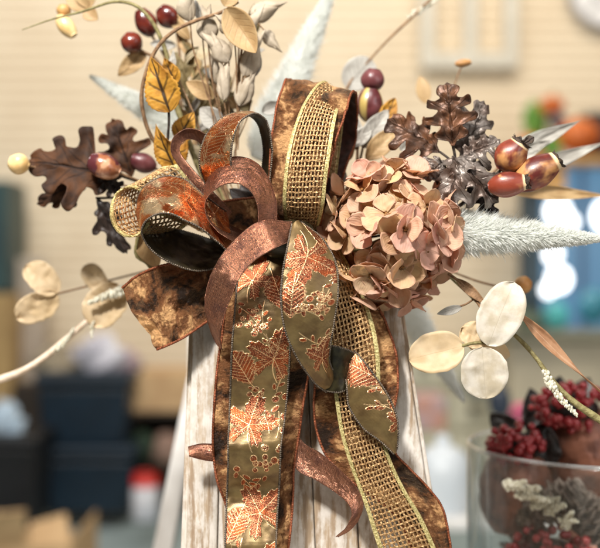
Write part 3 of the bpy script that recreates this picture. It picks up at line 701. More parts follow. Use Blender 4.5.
# ------------------------------------------------------------------ hydrangea
HC = P(390, 236, 14); HR = .0475
hy = thing('hydrangea', 'dusty pink and tan hydrangea bloom beside the mesh loop', 'flower', HC)
stemobj('stem', hy, M_STEMG, [(391, 237, 20), (350, 250, 30), (300, 245, 24)], .0022)
golden = math.pi*(3-math.sqrt(5)); NF = 104
def f_petal(t): return np.clip(np.sin(math.pi*np.clip(t, 0, 1)**.80), 0, 1)**.5*(.35+.72*np.minimum(1, t*1.8))
for k in range(NF):
    z = 1-2*(k+.5)/NF; r = math.sqrt(1-z*z); a = golden*k+.7
    n = np.array([r*math.cos(a), -z, r*math.sin(a)]) # poles on the view axis so the front is dense
    n = unit(n+np.array([rnd.uniform(-.3, .3) for _ in range(3)]))
    if n[1] > .75: continue
    c = HC+n*HR*rnd.uniform(.74, 1.06)*np.array([1.0, .95, 1.12])
    e1 = unit(np.cross(n, [.3, .2, .9])); e2 = np.cross(n, e1); a0 = rnd.uniform(0, 6.28)
    mixc = rnd.random()
    ca = np.array(lin(232, 204, 164))*(1-mixc)+np.array(lin(229, 192, 166))*mixc
    if rnd.random() < .25: ca = np.array(lin(222, 188, 146))
    if rnd.random() < .2: ca = np.array(lin(238, 196, 172))
    mb = MB()
    for j in range(4):
        aj = a0+j*math.pi/2+rnd.uniform(-.2, .2)
        dr = e1*math.cos(aj)+e2*math.sin(aj)
        up = rnd.choice([-.1, .1, .25, .4, .6, 1.0])+rnd.uniform(-.12, .12)
        L = rnd.uniform(.0165, .0218); dd = unit(dr*math.cos(up)+n*math.sin(up)); nn = unit(n*math.cos(up)-dr*math.sin(up))
        leaf(mb, c+dr*.001, c+dd*L, L*rnd.uniform(.98, 1.16), f_petal, nn, cup=rnd.uniform(.08, .28), curl=rnd.uniform(-.12, .12), bumpy=.0015, rag=.08, twist=rnd.uniform(-.4, .4), n=14, m=10, seed=k*4+j,
             col=np.clip(ca*rnd.uniform(.85, 1.12)*np.array([1, rnd.uniform(.93, 1.04), rnd.uniform(.88, 1.06)]), 0, 1))
    fl = mb.build('floret', M_PETAL, hy, solid=.00018)
    mb = MB()
    for q in range(5):
        off = (e1*math.cos(q*1.3)+e2*math.sin(q*1.3))*.0012*(q > 0)
        mb.ball(c+n*.0016+off, .0011, 7, 5)
    mb.build('floret_center', M_SEED, hy, fl)

# ------------------------------------------------------------------ pewter oak spray
oa = thing('oak_leaf_spray', 'glossy pewter and bronze oak leaves above the hydrangea', 'leaf spray', P(455, 178, 30))
for base, tip, w, mt, kw in [
    ((453, 146, 18), (447, 82, 20), 56, M_PEWB, dict(cup=-.25, curl=.08, twist=.25, nrm=(-.15, -1, .1))),
    ((462, 160, 26), (486, 100, 30), 52, M_PEWT, dict(cup=-.35, curl=.12, twist=-.3, nrm=(.35, -1, .2))),
    ((440, 152, 26), (388, 118, 24), 58, M_PEWB, dict(cup=-.3, curl=.1, nrm=(.05, -1, .4))),
    ((462, 152, 8), (446, 212, -4), 56, M_PEWT, dict(cup=-.4, curl=.22, twist=.4, nrm=(-.2, -1, .25))),
    ((452, 156, 6), (500, 200, 4), 60, M_PEWT, dict(cup=-.35, curl=.16, twist=-.35, nrm=(.25, -1, .25))),
    ((462, 158, 14), (500, 138, 12), 44, M_PEWT, dict(cup=-.4, curl=.2, twist=.4, nrm=(.1, -1, .5))),
    ((470, 180, 24), (496, 217, 24), 30, M_OAKD, dict(cup=-.2, curl=.1)),
    ((445, 160, 16), (424, 178, 10), 34, M_PEWT, dict(cup=-.3, curl=.1))]:
    oakobj('leaf', oa, mt, base, tip, w*1.15, bumpy=.006, seed=int(tip[0]), **kw)
stemobj('stem', oa, M_STEMD, [(453, 146, 18), (455, 160, 20), (452, 190, 30), (400, 230, 50), (310, 245, 30)], .0012)
stemobj('stem', oa, M_STEMD, [(440, 152, 26), (448, 158, 22), (455, 165, 20)], .0010, 16)

# ------------------------------------------------------------------ rose hips
def hip(name, root, c0, c1, wpx, prof=None, parent=None, seed=0, mt=None, calyx=True):
    a, b = P(*c0), P(*c1); L = np.linalg.norm(b-a); r = wpx/2*S((c0[2]+c1[2])/2000)
    t = np.linspace(0, 1, 22); pr = np.sin(math.pi*(t*.86+.03)**.9)**.62
    pr = pr/pr.max()
    if calyx: pr = np.maximum(pr, np.where(t > .5, .98-.42*((t-.5)/.5)**1.8, 0)); pr = pr/pr.max()
    mb = MB(); mb.lathe(a, b-a, [(L*x, max(r*p, .0002)) for x, p in zip(t, pr)], 28, lump=.05, seed=seed)
    h = mb.build(name, mt or M_HIP, root, parent)
    if calyx:
        mb = MB(); ax = unit(b-a); e1 = unit(np.cross(ax, [0, 1, .2])); e2 = np.cross(ax, e1)
        rt = r*pr[-1]
        mb.lathe(b-ax*.0006, ax, [(0, rt*1.02), (.0012, rt*1.0), (.0018, rt*.6), (.0008, rt*.2)], 20, lump=.3, seed=seed)
        for q in range(8):
            t0 = q*math.pi/4+rnd.uniform(-.2, .2); dr = e1*math.cos(t0)+e2*math.sin(t0)
            leaf(mb, b+dr*rt*.9-ax*.001, b+dr*rt*(1.05+rnd.uniform(0, .35))+ax*rnd.uniform(.0016, .0042), rt*.8, f_lance, ax, cup=.3, bumpy=.001, n=8, m=4, seed=q)
        for q in range(14):
            t0 = rnd.uniform(0, 6.28); dr = (e1*math.cos(t0)+e2*math.sin(t0))*rt*rnd.uniform(.1, .8)
            mb.tube([b+dr, b+dr*1.1+ax*rnd.uniform(.0012, .0032)], .00035, 5)
        mb.build('calyx', M_CALYX, root, h)
    return h
rs = thing('rosehip_spray', 'three brown and orange rose hips with dark dry tips right of the oak leaves', 'rose hips', P(490, 180, 20))
hip('hip', rs, (500, 170, 14), (521, 143, 8), 32, seed=1)
hip('hip', rs, (513, 187, 10), (557, 160, 6), 32, seed=2)
hip('hip', rs, (488, 187, 0), (526, 182, -6), 26, seed=3)
oakobj('leaf', rs, M_CALYX, (496, 160, 12), (534, 137, 4), 24, cup=-.5, curl=.15, bumpy=.004, seed=3)
for p0 in ((501, 170, 14), (514, 186, 10), (489, 187, 0)):
    stemobj('stem', rs, M_STEMD, [p0, (478, 192, 16), (440, 215, 40), (330, 245, 36)], .0012, 24)
SETBACK[0] = 30
r2 = thing('rosehip_bud', 'wine red rose hip bud with a yellow stripe behind the hydrangea', 'rose hip', P(371, 118, 70))
mt = newmat('striped_hip'); m_, nt, p_, out = mt
uvx = nd(nt, 'ShaderNodeSeparateXYZ', {0: coord(nt, 'UV')}); st = ma(nt, 'SUBTRACT', 1.0, ss(nt, ma(nt, 'ABSOLUTE', ma(nt, 'SUBTRACT', ma(nt, 'FRACT', ma(nt, 'MULTIPLY', uvx.outputs[0], 3.0)), .5)), .10, .2))
setp(p_, Base_Color=mix(nt, st, mix(nt, ss(nt, noise(nt, coord(nt), 60), .4, .6), lin(84, 34, 36), lin(116, 60, 62)), lin(186, 160, 92)), Roughness=.4, Coat_Weight=.4)
hip('hip', r2, (368, 122, 72), (371, 88, 68), 28, seed=5, mt=m_, calyx=False)
hip('hip', r2, (371, 92, 74), (374, 69, 72), 24, seed=6, mt=plain('wine_hip', lin(84, 38, 42), lin(116, 66, 66), 60, .35), calyx=False)
stemobj('stem', r2, M_STEM, [(368, 122, 72), (352, 180, 60), (300, 240, 34)], .0012, 20)

SETBACK[0] = 0
# ------------------------------------------------------------------ frosted plumes
def plume(label, base, tip, wb, nb=2600, seed=0, bl=(7, 15), sag=0):
    r = np.random.default_rng(seed); a, b = P(*base), P(*tip); L = np.linalg.norm(b-a)
    t_ = thing('frosted_plume', label, 'plume', a, 'frosted white plumes in the arrangement')
    d = unit(b-a); e1 = unit(np.cross(d, [0, 1, .1])); e2 = np.cross(d, e1)
    path = catmull([a, (a+b)/2+np.array([0, 0, sag]), b], 40)
    Sb = wb*S((base[2]+tip[2])/2000)/2
    mb = MB(); mb.tube(path, [.52*(Sb*(1-q)**.8*min(1, .55+q*3)+.0008) for q in np.linspace(0, 1, 24)], 14); mb.build('stem', M_FROST, t_)  # thick white core, shaped so the shadows between bristles stay bright
    mb = MB(); nb = int(nb*2.2)
    for k in range(nb):
        t = r.random()**.9; p = a+(b-a)*t; th = r.uniform(0, 6.283)
        dr = e1*math.cos(th)+e2*math.sin(th)
        env = Sb*(1-t)**.8*min(1, .55+t*3)+.0012
        p = p+dr*env*.46; out = unit(dr+d*r.uniform(.6, 1.5)+r.normal(0, .25, 3)); ln = .78*env*(r.uniform(.8, 1.05) if r.random() > .06 else r.uniform(1.1, 1.5))
        sd = unit(np.cross(out, dr+d*.3+r.normal(0, .6, 3)))*r.uniform(.00022, .00045); up = np.cross(out, sd)
        q = p+out*ln
        mb.add([p+sd*.6, p-sd*.6, p+(q-p)*.55-sd, q, p+(q-p)*.55+sd, p+(q-p)*.5+up*.8], [(0, 1, 2, 5), (0, 5, 4), (5, 2, 3), (5, 3, 4)])
    mb.build('bristles', M_FROST, t_, smooth=False)
plume('frosted white plume pointing right under the rose hips', (426, 231, 26), (606, 239, 0), 56, 5200, 1)
SETBACK[0] = 45
plume('frosted white plume rising behind the velvet loop', (258, 158, 110), (338, -24, 150), 58, 2600, 2)
plume('frosted white plume pointing up to the left behind the yellow leaves', (205, 142, 110), (90, 76, 130), 44, 2000, 3)
plume('frosted white plume hanging down to the right below the hydrangea', (392, 285, 110), (464, 402, 190), 46, 1800, 4)

SETBACK[0] = 30
# ------------------------------------------------------------------ left oak leaves
lo = thing('oak_leaf_spray', 'matte brown oak leaves at the left edge of the arrangement', 'leaf spray', P(130, 180, 60))
for base, tip, w, mt, kw in [
    ((122, 176, 44), (26, 160, 46), 88, M_OAK, dict(cup=.15, curl=.06, nrm=(0, -1, .25))),
    ((90, 176, 50), (36, 204, 56), 40, M_OAK, dict(cup=.2, curl=.1)),
    ((132, 176, 60), (112, 118, 62), 56, M_OAK, dict(cup=.15, curl=.08, nrm=(.2, -1, 0))),
    ((100, 172, 40), (122, 196, 40), 30, M_OAKD, dict(cup=.2, curl=.1)),
    ((96, 198, 46), (126, 254, 44), 40, M_OAKD, dict(cup=.25, curl=.12, nrm=(-.5, -1, 0)))]:
    oakobj('leaf', lo, mt, base, tip, w*1.0, bumpy=.005, seed=int(tip[1]), pointy=.9, **kw)
stemobj('stem', lo, M_STEMD, [(122, 176, 44), (160, 190, 60), (220, 220, 50), (280, 240, 30)], .0013)
stemobj('stem', lo, M_STEMD, [(96, 198, 46), (130, 200, 60), (200, 222, 50)], .0011)
b1 = thing('rosehip', 'blurred cream and plum rose hip beside the brown oak leaf', 'rose hip', P(120, 172, 38))
m_, nt, p_, out = newmat('plum_hip')
nn_ = noise(nt, coord(nt), 55, 3, .5, .5); setp(p_, Base_Color=mix(nt, ss(nt, nn_, .5, .58), mix(nt, ss(nt, nn_, .40, .47), lin(86, 40, 44), lin(150, 92, 62)), lin(206, 156, 122)), Roughness=.25, Coat_Weight=.4)
hip('hip', b1, (120, 173, 34), (89, 160, 32), 27, seed=9, mt=m_, calyx=False)
stemobj('stem', b1, M_STEM, [(119, 173, 35), (160, 190, 50), (230, 225, 40)], .0011, 24)
b2 = thing('cream_bud', 'cream round bud at the far left tip of a thin stem', 'bud', P(26, 166, 44))
hip('bud', b2, (29, 167, 44), (9, 161, 42), 22, seed=10, mt=M_BUD, calyx=False)
stemobj('stem', b2, M_STEM, [(28, 166, 44), (60, 172, 58), (120, 184, 64), (230, 225, 44)], .0009, 30)
b3 = thing('rosehip', 'dull plum rose hip half hidden above the left mesh loop', 'rose hip', P(150, 166, 66))
hip('hip', b3, (156, 168, 66), (131, 158, 62), 20, seed=11, mt=bpy.data.materials['wine_hip'], calyx=False)
stemobj('stem', b3, M_STEM, [(155, 168, 66), (190, 190, 60), (250, 230, 40)], .0011, 20)

SETBACK[0] = 6
# ------------------------------------------------------------------ yellow birch spray
yb = thing('birch_leaf_spray', 'yellow birch leaves with dark veins at the upper left', 'leaf spray', P(168, 150, 50))
for base, tip, w, kw in [((170, 112, 30), (151, 57, 28), 36, dict(cup=.2, curl=.06, twist=.3, nrm=(-.2, -1, .1))), ((176, 84, 52), (164, 58, 52), 18, dict(cup=.3)),
    ((176, 168, 36), (156, 124, 32), 26, dict(cup=.3, curl=.15, twist=.6, nrm=(-.5, -1, 0))),
    ((168, 166, 44), (186, 132, 44), 26, dict(cup=.2, curl=.1, nrm=(.4, -1, 0))), ((178, 140, 52), (194, 112, 52), 24, dict(cup=.2))]:
    leafobj('leaf', yb, M_YEL, base, tip, w, f_birch, n=56, m=12, bumpy=.002, seed=int(tip[0]), **kw)
stemobj('stem', yb, M_STEMD, [(168, 98, 31), (169, 120, 34), (168, 150, 42), (176, 176, 46), (230, 225, 40)], .0011)

SETBACK[0] = 14
# ------------------------------------------------------------------ tendrils and thin stems
def twig(label, pts, r, mt, name='dry_twig', cat='twig', n=70):
    o = stemobj(name, None, mt, pts, r, n); tag(o, label, cat); return o
twig('pale curling tendril arching over the yellow leaves', [(238, 2, 34), (222, 12, 32), (198, 20, 30), (176, 30, 28), (160, 44, 28), (149, 64, 30), (142, 90, 34), (143, 112, 38), (152, 138, 44), (172, 160, 52), (230, 222, 40)], [.0014, .0016, .0018, .0016, .0014], M_STEM)
twig('olive green stem bending over from the top left', [(22, 30, 70), (50, 20, 66), (84, 11, 60), (112, 2, 56), (132, 4, 54), (146, 14, 54), (158, 32, 56), (168, 60, 60), (178, 110, 60), (210, 190, 56), (260, 236, 40)], [.0004, .0012, .0018, .0026, .0022, .0024], M_STEMG)
SETBACK[0] = 60
sb = thing('dried_bud_sprig', 'small tan and cream buds with papery leaves at the top left corner', 'buds', P(80, 12, 62))
hip('bud', sb, (70, 14, 62), (58, 8, 62), 15, seed=20, mt=plain('ochre_bud', lin(196, 150, 92), lin(170, 120, 70), 80, .5), calyx=False)
hip('bud', sb, (58, 16, 58), (74, 36, 56), 18, seed=21, mt=M_BUD, calyx=False)
leafobj('leaf', sb, M_TAN, (88, 10, 62), (66, -8, 62), 22, f_oval, cup=.3, curl=.15)
leafobj('leaf', sb, M_TAN, (84, 10, 60), (98, 20, 58), 16, f_oval, cup=.3)
leafobj('leaf', sb, M_TAN, (90, 8, 62), (82, -16, 62), 22, f_oval, cup=.3)
bs = thing('berry_spray', 'glossy dark wine berries with papery leaves at the top left', 'berries', P(160, 60, 80))
for c0, c1, w in (((140, 50, 60), (124, 36, 58), 23), ((152, 36, 66), (140, 10, 64), 23), ((176, 26, 66), (160, 8, 64), 24)):
    hip('berry', bs, c0, c1, w, seed=int(c1[0]), mt=M_BERRY, calyx=False)
for base, tip, w, mt in (((146, 54, 66), (118, 76, 66), 20, M_TAN), ((190, 40, 66), (164, 6, 64), 14, M_TAN), ((176, 46, 68), (150, 44, 66), 12, M_GREY), ((196, 60, 70), (176, 34, 70), 12, M_TAN), ((178, 96, 74), (176, 52, 72), 16, M_STEMG),
    ((192, 92, 74), (210, 70, 72), 18, M_TAN), ((196, 80, 72), (190, 46, 70), 18, M_TAN)):
    leafobj('leaf', bs, mt, base, tip, w, f_oval, cup=.35, curl=.12, bumpy=.002, seed=int(tip[1]))
stemobj('stem', bs, M_STEM, [(140, 50, 61), (160, 64, 70), (180, 110, 72), (220, 190, 60), (270, 236, 36)], .0014)
stemobj('stem', bs, M_STEM, [(152, 36, 67), (166, 60, 70), (182, 112, 72)], .0012, 20)
stemobj('stem', bs, M_STEM, [(176, 26, 67), (180, 60, 70), (182, 112, 72)], .0012, 20)

SETBACK[0] = 12
# ------------------------------------------------------------------ lantern pod spray
lp = thing('seed_pod_spray', 'pale mauve pointed seed pods on thin stems above the copper loop', 'seed pods', P(235, 140, 50))
def pod(p0, p1, w, stem_to):
    a, b = P(*p0), P(*p1); b = b+(b-a)*.4; L = np.linalg.norm(b-a); r = w*.44*S(p0[2]/1000)
    mb = MB(); t = np.linspace(0, 1, 16); pr = np.sin(math.pi*np.clip(t, 0, 1)**.7)**.9
    mb.lathe(a, (b-a)*1.0, [(L*.8*x, max(r*.62*q, .0002)) for x, q in zip(t, pr)], 14, lump=.1, seed=int(p0[0]), flat=.75)
    o = mb.build('pod', M_MAUVE, lp)
    for sg in (-1, 1):
        q = b+np.array([sg*r*rnd.uniform(.2, 1.1), -.001, rnd.uniform(-.003, .003)])
        mb = MB(); leaf(mb, a, q, 2*r*rnd.uniform(1.1, 1.6), f_drop, (sg*.8+rnd.uniform(-.4, .4), -1, rnd.uniform(-.3, .3)), cup=-.9, curl=rnd.uniform(.0, .2), twist=rnd.uniform(-.5, .5), n=22, m=10, bumpy=.0012, rag=.12, seed=int(p0[0])+sg); mb.build('bract', M_MAUVE, lp, o, solid=.00025)
    stemobj('stem', lp, M_STEM, [p0]+stem_to, .0007, 24, sides=6)
for a in [((190, 22, 40), (186, -8, 38), 17, [(196, 60, 46), (226, 150, 50)]), ((208, 42, 40), (206, 14, 38), 16, [(214, 90, 48), (230, 150, 50)]),
    ((229, 62, 34), (212, 40, 34), 15, [(228, 90, 40), (232, 150, 48)]), ((233, 34, 32), (224, 18, 32), 15, [(236, 60, 38), (238, 150, 48)]),
    ((224, 101, 36), (225, 70, 36), 12, [(228, 125, 42), (232, 160, 48)]), ((243, 76, 40), (256, 44, 38), 16, [(240, 100, 44), (238, 150, 48)]),
    ((239, 106, 42), (250, 80, 40), 15, [(236, 130, 46), (236, 160, 50)]), ((243, 40, 44), (256, 16, 44), 14, [(240, 80, 46), (238, 150, 50)]), ((216, 84, 50), (214, 62, 50), 10, [(222, 120, 52), (230, 160, 52)]),
    ((264, 30, 60), (276, 46, 58), 11, [(250, 20, 54), (240, 60, 50), (236, 150, 50)]), ((250, 14, 60), (274, 8, 60), 14, [(240, 30, 56), (236, 150, 50)])]:
    pod(*a)
leafobj('leaf', lp, M_TAN, (226, 8, 28), (256, 53, 22), 32, f_oval, cup=.2, curl=-.22, fold=.35, nrm=(-.55, -1, .35), twist=.3)
leafobj('leaf', lp, M_TAN, (224, 6, 30), (236, -12, 30), 20, f_oval, cup=.3)
leafobj('leaf', lp, M_TAN, (214, 98, 56), (186, 82, 54), 18, f_oval, cup=.3, curl=.12)
leafobj('leaf', lp, M_GREY, (222, 128, 54), (200, 108, 54), 22, f_oval, cup=.3, curl=.12)
leafobj('leaf', lp, M_GREY, (262, 112, 60), (282, 104, 60), 14, f_oval, cup=.3)

for x0, y0, x1 in ((200, 12, 222), (172, 64, 212), (256, 66, 234)):
    stemobj('stem', lp, M_STEM, [(x0, y0, 52), ((x0+x1)/2+rnd.uniform(-4, 4), (y0+160)/2, 50), (x1, 160, 52), (250, 230, 40)], .0006, 26, sides=5)
    leafobj('leaf', lp, M_TAN if x0 % 4 else M_GREY, (x0, y0+10, 52), (x0+rnd.uniform(-12, 12), y0-14, 52), 8, f_lance, cup=.4, curl=.1, twist=.5, bumpy=.001, seed=x0)
M_OLV = leafmat('olive_beige_leaf', lin(168, 152, 112), lin(134, 116, 78), lin(110, 94, 62), .6, 0, .35, 6, 70, .35)
M_PALE = leafmat('pale_thin_leaf', lin(222, 208, 178), lin(200, 184, 150), lin(176, 158, 124), .55, 0, .45, 6, 70, .3)
SETBACK[0] = 35
tg = thing('dried_leaf_spray', 'tangle of small dry beige and olive leaves on fine twigs behind the seed pods', 'leaf spray', P(215, 170, 70))
for k in range(16):
    x1, y1 = rnd.uniform(166, 262), rnd.uniform(14, 96); x0 = 212+(x1-212)*.25+rnd.uniform(-8, 8); dd = rnd.uniform(52, 100)
    pts = [(236, 226, 46), (x0, 165, dd-6), ((x0+x1)/2+rnd.uniform(-6, 6), (y1+160)/2, dd), (x1, y1, dd)]
    stemobj('stem', tg, M_STEM if k % 2 else M_STEMG, pts, [.0009, .0008, .0005], 30, sides=5)
    cm = catmull(np.array(pts), 30)
    for q in range(4):
        t_ = rnd.randint(13, 29); p_0 = cm[t_]; an = rnd.uniform(-2.6, -.4); ll = rnd.uniform(14, 26)
        leafobj('leaf', tg, (M_PALE, M_OLV, M_GREY, M_TAN, M_OLV)[(k+q) % 5], tuple(p_0), (p_0[0]+ll*math.cos(an), p_0[1]+ll*math.sin(an), p_0[2]+rnd.uniform(-12, 12)), rnd.uniform(7, 13), f_oval if q % 2 else f_lance,
                nrm=(rnd.uniform(-.9, .9), -1, rnd.uniform(-.5, .5)), cup=rnd.uniform(.2, .6), curl=rnd.uniform(-.1, .2), twist=rnd.uniform(-.8, .8), bumpy=.0012, rag=.12, n=20, m=8, seed=k*7+q)
for (x0, y0), (x1, y1), w in (((184, 100), (178, 58), 15), ((190, 104), (204, 66), 14), ((182, 84), (196, 48), 12), ((200, 110), (238, 92), 12), ((196, 92), (216, 84), 9)):
    leafobj('leaf', tg, M_OLV, (x0, y0, 66), (x1, y1, 64), w, f_lance, cup=.5, curl=.12, twist=.5, bumpy=.002, rag=.1, seed=x1)
SETBACK[0] = 22
# ------------------------------------------------------------------ filler sage leaves behind the bow
fs = thing('sage_leaf_spray', 'blurred grey sage and cream leaves between the velvet loop and the oak leaves', 'leaf spray', P(360, 180, 80))
for base, tip, w, mt in (((356, 150, 64), (352, 112, 66), 18, M_GREY), ((362, 148, 60), (388, 110, 64), 22, M_GREY), ((366, 160, 56), (398, 128, 60), 22, M_TAN), ((350, 160, 50), (340, 126, 54), 18, M_TAN),
    ((376, 150, 66), (404, 134, 70), 16, M_GREY), ((352, 146, 60), (372, 126, 60), 16, M_GREY), ((380, 130, 74), (395, 98, 78), 18, M_YEL), ((344, 170, 44), (326, 200, 30), 18, M_GREY), ((400, 150, 60), (420, 134, 60), 18, M_GREY)):
    leafobj('leaf', fs, mt, base, tip, w, f_oval, cup=.3, curl=.12, bumpy=.002, seed=int(tip[0]))
stemobj('stem', fs, M_STEM, [(358, 146, 62), (352, 180, 56), (310, 236, 34)], .0013, 24)
SETBACK[0] = 0
fd = thing('fern_filler', 'dark green brown leaves tucked under the bow loops', 'leaf spray', P(290, 225, 50))  # leaves added to darken the see-through gaps at the bow centre
for k in range(44):
    a = rnd.uniform(0, 6.28); rr = rnd.uniform(34, 76)
    x1, y1 = 280+rr*math.cos(a)*1.15, 225+rr*math.sin(a)*.7
    leafobj('leaf', fd, M_OAKD if k % 4 else M_OAK, (280, 228, 46), (x1, y1, rnd.uniform(30, 56)), rnd.uniform(20, 32), f_oval, cup=.3, curl=.1, n=16, m=6, seed=k)
SETBACK[0] = 30
tw = thing('sage_leaf_spray', 'pale whitish lance leaves pointing right behind the rose hips', 'leaf spray', P(480, 180, 70))
for base, tip, w, mt in (((500, 158, 70), (580, 121, 76), 19, M_GREY), ((505, 160, 66), (552, 140, 70), 16, M_GREY), ((510, 178, 76), (606, 142, 84), 17, M_GREY), ((500, 190, 80), (612, 196, 100), 15, M_TAN), ((500, 168, 66), (540, 150, 64), 16, M_GREY)):
    leafobj('leaf', tw, mt, base, tip, w, f_lance, cup=.35, curl=-.06, twist=.6, bumpy=.002, seed=int(tip[0]))
stemobj('stem', tw, M_STEM, [(505, 162, 70), (470, 190, 70), (380, 230, 60), (310, 244, 40)], .0013, 30)

# ------------------------------------------------------------------ disc leaf sprays
def catkin(root, pts, r0, n=90, name='catkin', seed=0, parent=None):
    r = np.random.default_rng(seed); pth = catmull([P(*q) for q in pts], n); mb = MB()
    mb.tube(pth, r0*.35, 6)
    for k in range(n):
        for q in range(3):
            dr = unit(r.normal(0, 1, 3)); s = r0*(1-.6*(k/n))
            mb.ball(pth[k]+dr*s*.7, s*r.uniform(.3, .5), 6, 4, sq=(1, 1, 1.4))
    return mb.build(name, M_CATK, root, parent)
SETBACK[0] = 60
l1 = thing('disc_leaf_spray', 'blurred pair of round tan leaves at the far left', 'leaf spray', P(57, 294, 80))
leafobj('leaf', l1, M_DISC, (58, 293, 80), (26, 265, 78), 32, f_disc, cup=.25, curl=.1, rag=.2, bumpy=.002, nrm=(.2, -1, .3))
leafobj('leaf', l1, M_DISC, (58, 294, 80), (16, 318, 76), 33, f_disc, cup=.2, curl=.08, rag=.2, bumpy=.003, nrm=(0, -1, -.3))
stemobj('stem', l1, M_STEM, [(57, 294, 80), (88, 286, 84), (150, 270, 80), (250, 245, 50)], .0009, 30)
l2 = thing('disc_leaf_spray', 'blurred round tan leaves with a pale catkin left of the velvet end', 'leaf spray', P(130, 290, 70))
leafobj('leaf', l2, M_DISC, (106, 288, 80), (84, 266, 82), 24, f_disc, cup=.25, curl=.1, rag=.2, bumpy=.002, nrm=(-.3, -1, .3))
leafobj('leaf', l2, M_DISC, (118, 284, 78), (92, 326, 72), 44, f_disc, cup=.2, curl=.08, rag=.2, bumpy=.003, nrm=(0, -1, 0))
catkin(l2, [(124, 290, 66), (106, 296, 64), (88, 303, 62)], .0052, 40, seed=2)
catkin(l2, [(93, 322, 72), (92, 330, 72), (92, 338, 72)], .0024, 14, seed=3)
stemobj('stem', l2, M_STEM, [(110, 296, 74), (128, 288, 72), (180, 270, 66), (250, 245, 46)], .0010, 30)
l3 = thing('catkin_twig', 'pale bare twig with a small catkin at the lower left', 'twig', P(100, 312, 90))
stemobj('stem', l3, plain('pale_twig', lin(226, 206, 184), lin(200, 176, 150), 100, .6), [(-14, 384, 70), (20, 372, 74), (46, 356, 80), (70, 336, 86), (110, 306, 90), (200, 266, 70), (255, 246, 44)], [.0036, .0030, .0024, .0014, .001, .001], 50)
catkin(l3, [(56, 350, 80), (66, 340, 82), (74, 328, 84)], .0032, 26, seed=4)

SETBACK[0] = 0
l4 = thing('disc_leaf_spray', 'round cream and tan leaves on a brown stem right of the hydrangea', 'leaf spray', P(452, 276, 16))
leafobj('leaf', l4, M_CRM, (488, 346, -10), (514, 282, -4), 45, f_disc, cup=.12, curl=.1, nrm=(-.15, -1, .1), bumpy=.0017, rag=.09, twist=.25)
leafobj('leaf', l4, M_DISC, (464, 346, -6), (409, 360, -2), 42, f_disc, cup=.15, curl=.05, nrm=(.1, -1, .25), bumpy=.0017, seed=2, rag=.09, fold=.12)
leafobj('leaf', l4, M_CRM, (482, 347, -12), (486, 399, -14), 47, f_disc, cup=.14, curl=.05, fold=.3, nrm=(-.1, -1, .05), bumpy=.0017, seed=3, rag=.09)
leafobj('leaf', l4, M_DISC, (487, 344, 0), (461, 328, 2), 28, f_disc, cup=.2, curl=.08, rag=.2, bumpy=.003, nrm=(.4, -1, 0))
leafobj('leaf', l4, M_DISC, (482, 346, 2), (510, 356, 8), 22, f_oval, cup=.2)
leafobj('leaf', l4, M_GREY, (462, 307, 6), (437, 314, 4), 9, f_oval, cup=.3)
leafobj('leaf', l4, M_STEM, (455, 278, 14), (490, 308, 2), 10, f_lance, cup=.5, twist=.7)
stemobj('stem', l4, M_STEM, [(430, 262, 30), (456, 279, 14), (474, 297, 6), (486, 320, 0), (485, 343, -6)], .0013, 40)
stemobj('stem', l4, M_STEM, [(474, 299, 6), (464, 305, 6), (450, 308, 6)], .0008, 14)
stemobj('stem', l4, M_STEMG, [(485, 343, -6), (474, 343, -8), (462, 346, -6)], .0013, 14)
SETBACK[0] = 40
tb_ = thing('tan_bud', 'blurred small tan bud above the cream disc leaf', 'bud', P(515, 288, 70))
hip('bud', tb_, (517, 291, 70), (529, 279, 70), 19, seed=30, mt=plain('tan_bud_skin', lin(206, 158, 98), lin(170, 116, 62), 80, .5), calyx=False)
stemobj('stem', tb_, M_STEM, [(518, 290, 70), (480, 282, 66), (420, 262, 60), (310, 244, 40)], .0009, 30)
SETBACK[0] = 0
cl = MB()
leaf(cl, P(518, 312, -2), P(612, 402, 10), 15*K, f_lance, (0, -1, .5), cup=.5, curl=-.08, twist=2.6, n=50, m=10, bumpy=.0015)
tag(cl.build('curled_leaf', leafmat('dry_blade', lin(206, 160, 122), lin(180, 132, 96), lin(226, 190, 156), .5, 0, .25, 1, 60, .4), None, solid=.0004), 'long dry twisted tan leaf reaching to the right edge', 'leaf')
l5 = thing('seed_head_sprig', 'olive stem with a pale seed head drooping over the glass vase', 'twig', P(505, 330, 8))
stemobj('stem', l5, M_STEMG, [(440, 268, 34), (480, 305, 20), (518, 338, 10), (536, 358, 4), (552, 380, 0), (574, 402, -4), (606, 424, -8)], [.0010, .0009, .0010, .0018, .0018, .0026, .003], 50)
catkin(l5, [(546, 374, -2), (553, 388, -6), (564, 402, -8), (577, 415, -8)], .0042, 44, seed=6)
SETBACK[0] = 50
l6 = thing('grass_twig', 'thin grey twig with a seed tip rising to the top right', 'twig', P(330, 200, 60))
stemobj('stem', l6, M_STEM, [(310, 240, 40), (330, 140, 90), (347, 88, 110), (366, 64, 118), (392, 36, 126), (420, 10, 134), (436, -6, 138)], [.0010, .0010, .0010, .0012, .0016], 40)
catkin(l6, [(410, 16, 132), (424, 8, 136), (442, -4, 140)], .0034, 30, seed=8)
leafobj('leaf', l6, M_GREY, (346, 88, 112), (372, 60, 120), 34, f_disc, cup=.15)
l7 = thing('bud_twig', 'thin twig with a tiny ochre bud above the bronze oak leaf', 'twig', P(440, 150, 80))
stemobj('stem', l7, M_STEM, [(380, 230, 60), (440, 130, 90), (452, 92, 96), (462, 64, 98)], .0008, 24)
hip('bud', l7, (455, 64, 98), (471, 62, 98), 8, seed=31, mt=bpy.data.materials['ochre_bud'], calyx=False)
leafobj('leaf', l7, M_TAN, (426, 104, 130), (420, 76, 134), 16, f_oval, cup=.2)
SETBACK[0] = 10
l8 = thing('thin_leaf_sprig', 'pale olive loop of stem under the left mesh loop', 'twig', P(150, 250, 50))
